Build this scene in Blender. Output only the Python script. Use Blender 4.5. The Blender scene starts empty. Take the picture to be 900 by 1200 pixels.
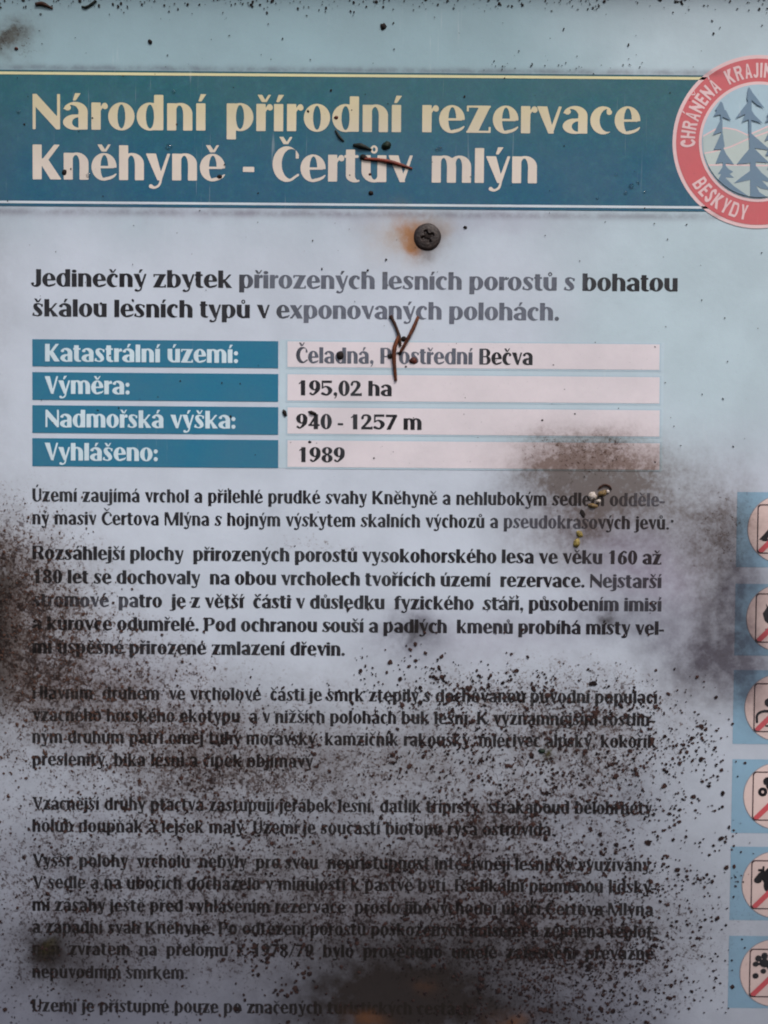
import bpy, bmesh, math, random
import numpy as np
from mathutils import Matrix, Vector, noise as mnoise
from mathutils.geometry import tessellate_polygon

random.seed(7); rng = np.random.default_rng(7)
S = 0.00024                       # metres on the board per photograph pixel
scene = bpy.context.scene
COL = scene.collection

# ------------------------------------------------------------------ camera
FPX = 1300.0; DIST = FPX * S
PITCH, ROLL = -0.034, 0.0080
cam_d = bpy.data.cameras.new('camera'); cam = bpy.data.objects.new('camera', cam_d); COL.objects.link(cam)
cam_d.sensor_fit = 'HORIZONTAL'; cam_d.sensor_width = 36.0; cam_d.lens = 36.0 * FPX / 900.0
cam_d.clip_start = 0.01; cam_d.clip_end = 100
Rm = (Matrix.Rotation(math.radians(90) + PITCH, 3, 'X') @ Matrix.Rotation(ROLL, 3, 'Z'))
fwd = Rm @ Vector((0, 0, -1))
CPOS = -fwd * (DIST / fwd.y)
cam.matrix_world = Matrix.Translation(CPOS) @ Rm.to_4x4()
scene.camera = cam
cam_d.dof.use_dof = True; cam_d.dof.focus_distance = DIST * 0.985; cam_d.dof.aperture_fstop = 5.6
scene.cycles.pixel_filter_type = 'BLACKMAN_HARRIS'; scene.cycles.filter_width = 1.9

# ------------------------------------------------------------------ world, sun, exposure
SUN_EL, SUN_AZ = 50, 25           # overcast: soft light from above, in front of the board
w = bpy.data.worlds.new("World"); scene.world = w; w.use_nodes = True
nt = w.node_tree; nt.nodes.clear()
sky = nt.nodes.new('ShaderNodeTexSky'); sky.sky_type = 'NISHITA'; sky.sun_disc = False
sky.sun_elevation = math.radians(SUN_EL); sky.sun_rotation = math.radians(180 - SUN_AZ)
sky.air_density = 1.0; sky.dust_density = 4.0; sky.ozone_density = 1.0
bg = nt.nodes.new('ShaderNodeBackground'); bg.inputs['Strength'].default_value = 0.118
wo = nt.nodes.new('ShaderNodeOutputWorld')
nt.links.new(sky.outputs[0], bg.inputs[0]); nt.links.new(bg.outputs[0], wo.inputs[0])
sd = bpy.data.lights.new('sun', 'SUN'); sd.energy = 1.8; sd.angle = math.radians(15); sd.color = (1.0, 0.955, 0.93)
sun = bpy.data.objects.new('sun', sd); COL.objects.link(sun)
_e, _a = math.radians(SUN_EL), math.radians(SUN_AZ)
sdir = Vector((math.sin(_a) * math.cos(_e), -math.cos(_a) * math.cos(_e), math.sin(_e)))
sun.rotation_euler = sdir.to_track_quat('Z', 'Y').to_euler(); sun.location = sdir * 2
vs = scene.view_settings
vs.view_transform = 'Standard'; vs.look = 'None'; vs.gamma = 1.0; vs.use_curve_mapping = False
vs.exposure = 0.0

# ------------------------------------------------------------------ board coordinates (u right, v down, about one photo pixel each)
def P(px, py):
    d = Rm @ Vector(((px - 450) / FPX, -(py - 600) / FPX, -1))
    k = -CPOS.y / d.y; q = CPOS + d * k
    return (450 + q.x / S, 600 - q.z / S)
def W(u, v, lift=0.0):
    return ((u - 450) * S, -lift, (600 - v) * S)

# ------------------------------------------------------------------ node helper
class Nd:
    def __init__(s, t, o): s.t, s.o = t, o
    def _m(s, op, *a):
        n = s.t.nodes.new('ShaderNodeMath'); n.operation = op
        for i, x in enumerate((s,) + a):
            if isinstance(x, Nd): s.t.links.new(x.o, n.inputs[i])
            else: n.inputs[i].default_value = x
        return Nd(s.t, n.outputs[0])
    def __add__(s, b): return s._m('ADD', b)
    __radd__ = __add__
    def __sub__(s, b): return s._m('SUBTRACT', b)
    def __mul__(s, b): return s._m('MULTIPLY', b)
    __rmul__ = __mul__
    def __truediv__(s, b): return s._m('DIVIDE', b)
    def clamp(s):
        r = s._m('MINIMUM', 1.0); return r._m('MAXIMUM', 0.0)
    def max(s, b): return s._m('MAXIMUM', b)
    def ramp(s, a, b, c=0.0, d=1.0, smooth=True):
        n = s.t.nodes.new('ShaderNodeMapRange'); n.interpolation_type = 'SMOOTHSTEP' if smooth else 'LINEAR'
        s.t.links.new(s.o, n.inputs[0])
        for i, x in zip((1, 2, 3, 4), (a, b, c, d)): n.inputs[i].default_value = x
        return Nd(s.t, n.outputs[0])
def lin(c):
    return tuple((x / 255 / 12.92) if x / 255 <= 0.04045 else ((x / 255 + 0.055) / 1.055) ** 2.4 for x in c)
def setc(t, sock, c):
    if isinstance(c, Nd): t.links.new(c.o, sock)
    else: sock.default_value = tuple(c[:3]) + (1.0,)
def mix(t, fac, a, b, mode='MIX'):
    n = t.nodes.new('ShaderNodeMix'); n.data_type = 'RGBA'; n.blend_type = mode; n.clamp_factor = True
    if isinstance(fac, Nd): t.links.new(fac.o, n.inputs[0])
    else: n.inputs[0].default_value = fac
    setc(t, n.inputs[6], a); setc(t, n.inputs[7], b)
    return Nd(t, n.outputs[2])

# ------------------------------------------------------------------ board root (thing) first: materials refer to its coordinates
def tag(o, label=None, cat=None, group=None, kind=None):
    if label: o['label'] = label
    if cat: o['category'] = cat
    if group: o['group'] = group
    if kind: o['kind'] = kind
    return o
board = bpy.data.objects.new('information_board', None); COL.objects.link(board)
tag(board, 'weathered nature reserve information board with blue title banner and mildewed lower half', 'information board')

def coords(t):
    tc = t.nodes.new('ShaderNodeTexCoord'); tc.object = board
    return tc.outputs['Object']
def uv(t, vec):
    sp = t.nodes.new('ShaderNodeSeparateXYZ'); t.links.new(vec, sp.inputs[0])
    u = Nd(t, sp.outputs[0]) * (1 / S) + 450.0
    v = Nd(t, sp.outputs[2]) * (-1 / S) + 600.0
    return u, v
def nz(t, vec, size, detail=3.0, rough=0.6, seed=0.0, dist=0.0, out=0, stretch=None):
    if stretch or seed:
        mp = t.nodes.new('ShaderNodeMapping'); t.links.new(vec, mp.inputs[0])
        mp.inputs['Location'].default_value = (seed, seed * .37, -seed * .61)
        if stretch: mp.inputs['Scale'].default_value = stretch
        vec = mp.outputs[0]
    n = t.nodes.new('ShaderNodeTexNoise'); t.links.new(vec, n.inputs['Vector'])
    n.inputs['Scale'].default_value = 1.0 / (size * S); n.inputs['Detail'].default_value = detail
    n.inputs['Roughness'].default_value = rough; n.inputs['Distortion'].default_value = dist
    return Nd(t, n.outputs[out])

# ------------------------------------------------------------------ weathering group: stains, mildew, rust and painted light falloff over everything printed
def weather_group():
    g = bpy.data.node_groups.new('weathering', 'ShaderNodeTree')
    g.interface.new_socket('Color', in_out='INPUT', socket_type='NodeSocketColor')
    g.interface.new_socket('Color', in_out='OUTPUT', socket_type='NodeSocketColor')
    g.interface.new_socket('Dirt', in_out='OUTPUT', socket_type='NodeSocketFloat')
    gi = g.nodes.new('NodeGroupInput'); go = g.nodes.new('NodeGroupOutput')
    vec = coords(g); u0, v0 = uv(g, vec)
    n1 = nz(g, vec, 60, 6, 0.62, seed=.11); n2 = nz(g, vec, 60, 6, 0.62, seed=.57)
    n3 = nz(g, vec, 16, 4, 0.65, seed=.9);  n4 = nz(g, vec, 5.0, 3, 0.7, seed=.33)
    u = u0 + (n1 - .5) * 52 + (n3 - .5) * 16; v = v0 + (n2 - .5) * 52 + (n4 - .5) * 8
    def blob(px, py, rx, ry, a, rot=0.0, hard=0.0):
        cu, cv = P(px, py); c, s_ = math.cos(rot), math.sin(rot)
        du, dv = u - cu, v - cv
        x = (du * c + dv * s_) / rx; y = (dv * c - du * s_) / ry
        r2 = x * x + y * y
        if hard:
            return r2.ramp(1.0 + (1 - hard), 1.0 - (1 - hard) * .8) * a
        return (r2 * -1.0)._m('EXPONENT') * a
    def tot(l):
        r = blob(*l[0])
        for b in l[1:]: r = r + blob(*b)
        return r
    col = Nd(g, gi.outputs[0])
    rag = n3.ramp(.25, .75, .72, 1.18)                      # ragged inner density
    fine = n4.ramp(.32, .70, .78, 1.15)
    # grey grime with light falloff painted in, heaviest at the foot and left
    grime_falloff = (v0 + (n1 - .5) * 160 + (n3 - .5) * 40).ramp(640, 1290, 0, 1.0)
    grime_falloff = grime_falloff * (u0 + (n2 - .5) * 140).ramp(690, 880, 1.0, .60)
    grime_falloff = grime_falloff + (v0 + (n2 - .5) * 30).ramp(95, -30, 0, .34)  # lens falloff painted in as darkening towards the top edge
    col = mix(g, grime_falloff, col, (.235, .225, .255), 'MULTIPLY'); col = mix(g, grime_falloff * .07, col, lin((84, 78, 84)))
    # faint pinkish and lavender bloom
    pink = tot([(745, 665, 60, 45, .55), (800, 700, 40, 60, .35), (560, 745, 120, 30, .25), (120, 800, 120, 60, .2),
                (560, 262, 120, 16, .28), (250, 250, 300, 9, .22), (690, 620, 70, 50, .25), (870, 560, 50, 70, .15)])
    col = mix(g, (pink * rag).clamp(), col, (.60, .48, .56), 'MULTIPLY'); col = mix(g, (pink * rag).clamp() * .08, col, lin((170, 150, 165)))
    # grime that has crept along the printed edges of the banner
    eb = 0
    for yy, wd, aa in ((80, 4.0, .55), (248.5, 4.5, .50)):
        e_ = (v0 - P(400, yy + 2.5)[1] + (n3 - .5) * 3) / wd
        eb = (e_ * e_ * -1.0)._m('EXPONENT') * aa + eb
    eb = eb * u0.ramp(P(850, 160)[0] + 4, P(850, 160)[0] - 14) * n3.ramp(.3, .65, .45, 1.2)
    col = mix(g, eb.clamp(), col, (.42, .34, .37), 'MULTIPLY')
    # soft brown-grey mould clouds; the first one is lens falloff painted down the left edge
    brown = tot([(-20, 350, 34, 260, .22), (50, 745, 90, 90, .34), (60, 830, 130, 50, .2), (330, 870, 260, 60, .24), (560, 880, 220, 60, .20), (420, 1060, 320, 90, .32), (300, 960, 240, 60, .14), (706, 578, 16, 14, .5), (694, 612, 14, 22, .35), (690, 545, 82, 34, .62), (645, 560, 48, 40, .42), (735, 570, 60, 46, .42), (698, 590, 80, 52, .50), (670, 640, 60, 45, .38), (690, 524, 60, 12, .22), (815, 640, 60, 70, .32), (860, 610, 34, 46, .34), (850, 730, 50, 70, .40), (820, 800, 60, 50, .30),
                 (800, 590, 60, 45, .25), (845, 640, 32, 50, .30), (520, 810, 200, 50, .10), (18, 45, 22, 19, .85), (8, 50, 14, 20, .4),
                 (-10, 690, 46, 80, .75), (-8, 770, 34, 50, .65), (40, 690, 70, 70, .38), (60, 800, 110, 60, .34), (150, 830, 130, 50, .26),
                 (230, 900, 100, 50, .36), (400, 900, 160, 40, .22), (430, 1010, 260, 40, .26), (560, 960, 60, 26, .4),
                 (690, 870, 70, 50, .26), (470, 1085, 260, 60, .34), (650, 1120, 120, 60, .26), (120, 1120, 80, 50, .4)])
    bm_ = (brown * rag * fine).clamp(); col = mix(g, bm_, col, (.31, .25, .215), 'MULTIPLY'); col = mix(g, bm_ * .10, col, lin((104, 90, 84)))
    grey = tot([(828, 772, 46, 40, .62), (852, 720, 34, 60, .50), (880, 690, 30, 70, .40), (885, 790, 24, 60, .40), (770, 740, 60, 45, .34), (870, 800, 50, 45, .35), (720, 725, 50, 24, .4), (640, 735, 60, 22, .2),
                (735, 640, 80, 60, .22), (620, 585, 60, 40, .18), (868, 670, 30, 40, .4), (742, 925, 32, 26, .30), (690, 960, 60, 40, .22),
                (486, 738, 34, 22, .62), (500, 760, 60, 26, .2), (325, 600, 14, 8, .14), (845, 625, 40, 30, .25)])
    gm_ = (grey * rag).clamp(); col = mix(g, gm_, col, (.26, .24, .27), 'MULTIPLY'); col = mix(g, gm_ * .12, col, lin((84, 76, 82)))
    # heavy near-black mould at the foot of the board
    black = tot([(455, 1160, 92, 42, .88), (420, 1195, 110, 36, .66), (535, 1178, 95, 46, .64), (620, 1200, 80, 30, .42), (500, 1130, 150, 36, .22),
                 (58, 1112, 22, 21, .85), (75, 1135, 50, 34, .40), (-6, 745, 20, 40, .8), (0, 690, 22, 26, .5), (-8, 800, 16, 40, .4), (712, 723, 9, 7, .6),
                 (486, 742, 15, 10, .55), (480, 1105, 150, 20, .3)])
    bk_ = (black * rag).clamp(); col = mix(g, bk_, col, (.16, .13, .12), 'MULTIPLY'); col = mix(g, bk_ * .62, col, lin((34, 28, 25)))
    # orange brown wet mould and rust
    rust = tot([(432, 1199, 24, 9, .42), (600, 1195, 22, 8, .36), (503, 1160, 14, 9, .14), (482, 277, 10, 15, .9), (474, 264, 12, 9, .42), (480, 290, 10, 8, .4)])
    col = mix(g, (rust * n3.ramp(.2, .6, .75, 1.15)).clamp(), col, mix(g, v0.ramp(500, 900), lin((176, 106, 56)), lin((112, 72, 42))))
    halo = tot([(476, 277, 34, 26, .55), (521, 266, 10, 12, .35), (500, 258, 18, 8, .3)])
    col = mix(g, (halo * rag).clamp(), col, lin((172, 142, 108)))
    drk = tot([(501, 278, 19.5, 19, .85)])
    col = mix(g, drk.clamp(), col, lin((70, 44, 34)))
    olive = tot([(60, 1105, 6, 6, .5), (61, 1116, 5, 5, .35), (637, 879, 6, 6, .8), (636, 886, 9, 8, .5)])
    col = mix(g, (olive * fine).clamp(), col, lin((62, 58, 26)))
    # fine peppering held inside the mouldy area
    area = tot([(10, 700, 95, 95, 1.0), (90, 800, 150, 75, .62), (240, 900, 130, 70, .62), (430, 910, 180, 50, .42), (430, 1020, 300, 50, .48), (570, 970, 80, 40, .58), (600, 830, 170, 45, .50), (690, 900, 90, 90, .55),
                (500, 1085, 280, 45, .56), (660, 1140, 150, 80, .50), (60, 1040, 110, 130, .35), (200, 1080, 200, 90, .30), (690, 530, 80, 22, .34), (650, 600, 70, 60, .15), (845, 620, 40, 70, .25), (370, 640, 60, 14, .22), (18, 45, 26, 20, .4)])
    clot = nz(g, vec, 26, 5, .68, seed=3.3).ramp(.32, .68, .42, 1.12)
    pa = nz(g, vec, 3.6, 3.0, .72, seed=2.1, dist=.4); pb = nz(g, vec, 6.2, 3.0, .7, seed=7.2, dist=.5)
    am = (area * clot).clamp()
    m1 = (pa + am * .175)._m('SUBTRACT', .60).ramp(0, .085) * am.ramp(.03, .22)
    m2 = (pb + am * .15)._m('SUBTRACT', .62).ramp(0, .08) * am.ramp(.05, .35)
    hue = mix(g, v0.ramp(840, 1060), (.27, .165, .12), (.22, .15, .135))
    tint = nz(g, vec, 20, 5, .72, seed=14.2).ramp(.44, .60)
    col = mix(g, (area * tint * .75).clamp() * .62, col, (.46, .36, .33), 'MULTIPLY')
    col = mix(g, (am * .32 * clot).clamp(), col, (.42, .34, .315), 'MULTIPLY')
    col = mix(g, (m1 * .86).clamp(), col, hue, 'MULTIPLY')
    col = mix(g, (m2 * .80).clamp(), col, (.19, .13, .12), 'MULTIPLY')
    # scattered pepper on the clean part, clotted near the top edge
    pt = nz(g, vec, 2.6, 1, .5, seed=5.1).ramp(.70, .80)
    col = mix(g, pt * ((v0 + (n1 - .5) * 60).ramp(30, -30, 0.15, .8)), col, lin((50, 44, 42)))
    dirt = (grime_falloff + brown + black).clamp()
    g.links.new(col.o, go.inputs[0]); g.links.new(dirt.o, go.inputs[1])
    return g
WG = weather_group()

def base_mat(name):
    m = bpy.data.materials.new(name); m.use_nodes = True; t = m.node_tree
    b = [n for n in t.nodes if n.type == 'BSDF_PRINCIPLED'][0]
    return m, t, b
def printed(name, rgb, fn=None, rough=.42, grain=.05):
    """Ink or bare sheet under the common weathering."""
    m, t, b = base_mat(name); vec = coords(t)
    c = lin(rgb)
    if fn: c = fn(t, vec, c)
    gcol = nz(t, vec, 2.2, 2, .8, seed=1.3, out=1)          # printing grain
    c = mix(t, grain * 2.2, c, gcol, 'SOFT_LIGHT')
    cl = nz(t, vec, 90, 6, .62, seed=4.4).ramp(.3, .7, 0, .16)
    c = mix(t, cl, c, lin((112, 122, 128)))
    sc = nz(t, vec, 5, 3, .6, seed=12.3, dist=.3, stretch=(1, 1, .05)).ramp(.66, .76, 0, .20)
    c = mix(t, sc * nz(t, vec, 120, 2, seed=2.7).ramp(.45, .65), c, lin((226, 228, 230)))
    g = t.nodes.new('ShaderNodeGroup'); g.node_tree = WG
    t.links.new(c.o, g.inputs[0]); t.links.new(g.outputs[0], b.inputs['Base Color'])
    r = Nd(t, g.outputs[1]).ramp(0, 1, rough, min(.9, rough + .3))
    t.links.new(r.o, b.inputs['Roughness'])
    b.inputs['Specular IOR Level'].default_value = .26
    bump = t.nodes.new('ShaderNodeBump'); bump.inputs['Distance'].default_value = .00012; bump.inputs['Strength'].default_value = .35
    h = nz(t, vec, 9, 4, .65, seed=6.0); t.links.new(h.o, bump.inputs['Height']); t.links.new(bump.outputs[0], b.inputs['Normal'])
    return m
def simple(name, rgb, rough=.6, vary=.5, size=6, rgb2=None, bump=.3, spec=.3):
    m, t, b = base_mat(name); vec = coords(t)
    n = nz(t, vec, size, 4, .7, seed=rgb[0] * .01).ramp(.3, .7)
    c = mix(t, n, lin(rgb), lin(rgb2 or tuple(x * vary for x in rgb)))
    t.links.new(c.o, b.inputs['Base Color']); b.inputs['Roughness'].default_value = rough
    b.inputs['Specular IOR Level'].default_value = spec
    bp = t.nodes.new('ShaderNodeBump'); bp.inputs['Distance'].default_value = .0002; bp.inputs['Strength'].default_value = bump
    t.links.new(nz(t, vec, size * .5, 3, .7).o, bp.inputs['Height']); t.links.new(bp.outputs[0], b.inputs['Normal'])
    return m

def sheet_fn(t, vec, c):      # the print itself goes from blue at the top to a paler lavender white
    u, v = uv(t, vec); n = nz(t, vec, 150, 4, .6, seed=8.1)
    c = mix(t, (v + (n - .5) * 120).ramp(120, 330), lin((156, 186, 196)), lin((204, 214, 228)))
    c = mix(t, ((u + (n - .5) * 200).ramp(560, 800) * (v + (n - .5) * 90).ramp(610, 420)), c, lin((192, 213, 223)))
    return c
def banner_fn(t, vec, c):
    u, v = uv(t, vec); n = nz(t, vec, 70, 5, .6, seed=9.1)
    c = mix(t, (v + (n - .5) * 60).ramp(100, 220), lin((34, 98, 110)), lin((34, 94, 122)))
    return mix(t, nz(t, vec, 14, 5, .7, seed=9.9).ramp(.45, .75, 0, .35), c, lin((60, 120, 138)))
def title_fn(t, vec, c):
    u, v = uv(t, vec)
    return mix(t, v.ramp(120, 205), lin((218, 206, 168)), lin((226, 214, 202)))
def ink_fn(t, vec, c):        # the black ink has faded to slate in a few patches
    u, v = uv(t, vec); n = nz(t, vec, 8, 3, .6, seed=7.7); m = None
    for (x0, y0, x1, y1, a) in ((285, 318, 680, 352, .36), (328, 352, 655, 384, .40), (345, 402, 562, 432, .34), (590, 594, 705, 622, .3),
                                (720, 565, 800, 595, .5), (688, 668, 800, 720, .10), (30, 700, 160, 720, .2), (790, 565, 800, 595, .4)):
        (a0, b0), (a1, b1) = P(x0, y0), P(x1, y1)
        q = u.ramp(a0 - 22, a0 + 34) * u.ramp(a1 + 12, a1 - 12) * v.ramp(b0 - 4, b0 + 4) * v.ramp(b1 + 4, b1 - 4) * a
        m = q if m is None else m + q
    return mix(t, (m * n.ramp(.3, .6, .8, 1.1)).clamp(), c, lin((150, 158, 178)))

M = {}
M['sheet'] = printed('printed_sheet', (200, 205, 215), sheet_fn)
M['banner'] = printed('banner_blue', (56, 108, 138), banner_fn, .4, .2)
M['cell'] = printed('cell_blue', (40, 118, 150), None, .4, .09)
M['tablebg'] = printed('table_pale_blue', (196, 216, 228))
M['tableline'] = printed('table_line_blue', (184, 207, 221))
M['value'] = printed('value_cell_white', (230, 222, 228))
M['title'] = printed('title_cream', (245, 235, 200), title_fn)
M['celltext'] = printed('cell_text_white', (212, 232, 242))
M['ink'] = printed('black_ink', (30, 27, 33), ink_fn)
M['stripe1'] = printed('stripe_cream', (232, 226, 176))
M['stripe2'] = printed('stripe_white', (214, 226, 234))
M['red'] = printed('emblem_red', (212, 102, 108))
M['redpale'] = printed('emblem_pale_pink', (238, 204, 206))
M['emsky'] = printed('emblem_sky_blue', (176, 204, 218))
M['hill'] = printed('emblem_hill_green', (188, 204, 204))
M['hill2'] = printed('emblem_near_hill_green', (198, 212, 208))
M['slate'] = printed('emblem_tree_slate', (114, 141, 164))
M['pict'] = printed('pictogram_blue', (150, 190, 216))
M['disc'] = printed('pictogram_cream', (242, 218, 212))
M['discedge'] = printed('pictogram_disc_edge', (158, 158, 166))
M['slash'] = printed('pictogram_red', (222, 96, 104))
M['pline'] = printed('pictogram_outline', (74, 52, 56))

# ------------------------------------------------------------------ mesh helper
def link_mesh(name, verts, faces, mat, parent=None, smooth=False):
    me = bpy.data.meshes.new(name); me.from_pydata(verts, [], faces); me.materials.append(mat)
    if smooth: me.polygons.foreach_set('use_smooth', [True] * len(me.polygons))
    me.update()
    o = bpy.data.objects.new(name, me); COL.objects.link(o)
    if parent is not None: o.parent = parent
    return o

# ------------------------------------------------------------------ implicit shapes -> clean outlines (one union per printed shape)
class Fld:
    def __init__(s, X, Y): s.X, s.Y = X, Y
    def rect(s, x0, y0, x1, y1): return np.maximum(np.maximum(x0 - s.X, s.X - x1), np.maximum(y0 - s.Y, s.Y - y1))
    def ell(s, cx, cy, rx, ry):
        rx, ry = max(rx, 1e-3), max(ry, 1e-3)
        return (np.sqrt(((s.X - cx) / rx) ** 2 + ((s.Y - cy) / ry) ** 2) - 1) * min(rx, ry)
    def poly(s, pts):
        X, Y = s.X, s.Y; d = np.full(X.shape, 1e9); ins = np.zeros(X.shape, bool); n = len(pts)
        for i in range(n):
            (x0, y0), (x1, y1) = pts[i], pts[(i + 1) % n]
            ex, ey = x1 - x0, y1 - y0; L = ex * ex + ey * ey + 1e-12
            k = np.clip(((X - x0) * ex + (Y - y0) * ey) / L, 0, 1)
            d = np.minimum(d, np.hypot(X - x0 - k * ex, Y - y0 - k * ey))
            if y0 != y1:
                ins ^= ((y0 > Y) != (y1 > Y)) & (X < (x1 - x0) * (Y - y0) / (y1 - y0) + x0)
        return np.where(ins, -d, d)
    def stroke(s, pts, sub=6):
        """round stroke of changing half-width through (x, y, r) points, Catmull-Rom smoothed"""
        if len(pts) > 2:
            p = [pts[0]] + list(pts) + [pts[-1]]; q = []
            for i in range(1, len(p) - 2):
                for k in range(sub):
                    t = k / sub; a, b, c, d = (np.array(p[i + j], float) for j in (-1, 0, 1, 2))
                    q.append(.5 * (2 * b + (c - a) * t + (2 * a - 5 * b + 4 * c - d) * t * t + (3 * b - a - 3 * c + d) * t ** 3))
            q.append(np.array(pts[-1], float)); pts = q
        D = np.full(s.X.shape, 1e9)
        for a, b in zip(pts[:-1], pts[1:]):
            ex, ey = b[0] - a[0], b[1] - a[1]; L = ex * ex + ey * ey + 1e-12
            k = np.clip(((s.X - a[0]) * ex + (s.Y - a[1]) * ey) / L, 0, 1)
            D = np.minimum(D, np.hypot(s.X - a[0] - k * ex, s.Y - a[1] - k * ey) - (a[2] + k * (b[2] - a[2])))
        return D
def U(*a):
    r = a[0]
    for b in a[1:]: r = np.minimum(r, b)
    return r
def cut(a, *b):
    for x in b: a = np.maximum(a, -x)
    return a
def clip(a, b): return np.maximum(a, b)

def contours(F, x0, y0, h, tol):
    ny, nx = F.shape; ins = F < 0
    F = np.where(np.abs(F) < 1e-7, 1e-7, F); ins = F < 0
    code = ins[:-1, :-1] * 1 + ins[:-1, 1:] * 2 + ins[1:, 1:] * 4 + ins[1:, :-1] * 8
    js, is_ = np.nonzero((code > 0) & (code < 15)); nxt = {}; pos = {}
    def ep(e, j, i):
        if e == 0: a, b, k = (j, i), (j, i + 1), ('h', j, i)
        elif e == 1: a, b, k = (j, i + 1), (j + 1, i + 1), ('v', j, i + 1)
        elif e == 2: a, b, k = (j + 1, i), (j + 1, i + 1), ('h', j + 1, i)
        else: a, b, k = (j, i), (j + 1, i), ('v', j, i)
        if k not in pos:
            fa, fb = F[a], F[b]; t = fa / (fa - fb)
            pos[k] = (x0 + h * (a[1] + t * (b[1] - a[1])), y0 + h * (a[0] + t * (b[0] - a[0])))
        return k
    T = {1: [(3, 0)], 2: [(0, 1)], 3: [(3, 1)], 4: [(1, 2)], 5: [(3, 0), (1, 2)], 6: [(0, 2)], 7: [(3, 2)], 8: [(2, 3)], 9: [(2, 0)],
         10: [(0, 1), (2, 3)], 11: [(2, 1)], 12: [(1, 3)], 13: [(1, 0)], 14: [(0, 3)]}
    for j, i in zip(js.tolist(), is_.tolist()):
        for a, b in T[int(code[j, i])]: nxt[ep(a, j, i)] = ep(b, j, i)
    loops = []
    while nxt:
        k0, k = None, next(iter(nxt)); k0 = k; L = []
        while k in nxt: L.append(pos[k]); k = nxt.pop(k)
        if len(L) >= 3: loops.append(simplify(L, tol))
    return [l for l in loops if len(l) >= 3]
def simplify(L, tol):
    n = len(L); A = np.array(L); far = int(np.argmax(((A - A[0]) ** 2).sum(1)))
    def dp(i, j):
        out = []; st = [(i, j)]; keep = {i, j}
        while st:
            a, b = st.pop()
            if b - a < 2: continue
            p, q = A[a % n], A[b % n]; m = np.arange(a + 1, b); R = A[m % n]
            e = q - p; Ln = math.hypot(*e)
            d = np.abs((R[:, 0] - p[0]) * e[1] - (R[:, 1] - p[1]) * e[0]) / Ln if Ln > 1e-9 else np.hypot(*(R - p).T)
            k = int(np.argmax(d))
            if d[k] > tol: keep.add(a + 1 + k); st += [(a, a + 1 + k), (a + 1 + k, b)]
        return keep
    ks = sorted(dp(0, far) | dp(far, n)); ks = sorted({k % n for k in ks})
    return [L[k] for k in ks]
def area2(l): return sum(p[0] * q[1] - q[0] * p[1] for p, q in zip(l, l[1:] + l[:1]))
def inside(p, l):
    r = False
    for a, b in zip(l, l[1:] + l[:1]):
        if (a[1] > p[1]) != (b[1] > p[1]) and p[0] < (b[0] - a[0]) * (p[1] - a[1]) / (b[1] - a[1]) + a[0]: r = not r
    return r
def fill(loops):
    if not loops: return [], []
    sg = area2(max(loops, key=lambda l: abs(area2(l)))) > 0
    outer = [l for l in loops if (area2(l) > 0) == sg]; holes = [l for l in loops if (area2(l) > 0) != sg]
    vs_, out = [], []
    for o in sorted(outer, key=lambda l: abs(area2(l))):
        hs = [h for h in holes if inside(h[0], o)]; holes = [h for h in holes if h not in hs]
        base = len(vs_); pts = [p for l in [o] + hs for p in l]; vs_ += pts
        for a, b, c in tessellate_polygon([[Vector((p[0], p[1], 0)) for p in l] for l in [o] + hs]):
            (ax, ay), (bx, by), (cx, cy) = pts[a], pts[b], pts[c]
            ar = (bx - ax) * (cy - ay) - (by - ay) * (cx - ax)
            if abs(ar) < 1e-10: continue
            out.append((a + base, b + base, c + base) if ar > 0 else (a + base, c + base, b + base))
    return vs_, out
def shape(fn, box, n=160, tol=.12):
    """fn(Fld)->field over box (x0,y0,x1,y1); returns verts2d, tris"""
    x0, y0, x1, y1 = box; h = max(x1 - x0, y1 - y0) / n
    xs = np.arange(x0 - h * 1.31, x1 + h * 2, h); ys = np.arange(y0 - h * 1.37, y1 + h * 2, h)
    X, Y = np.meshgrid(xs, ys); F = fn(Fld(X, Y))
    return fill(contours(F, xs[0], ys[0], h, h * tol))

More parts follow.
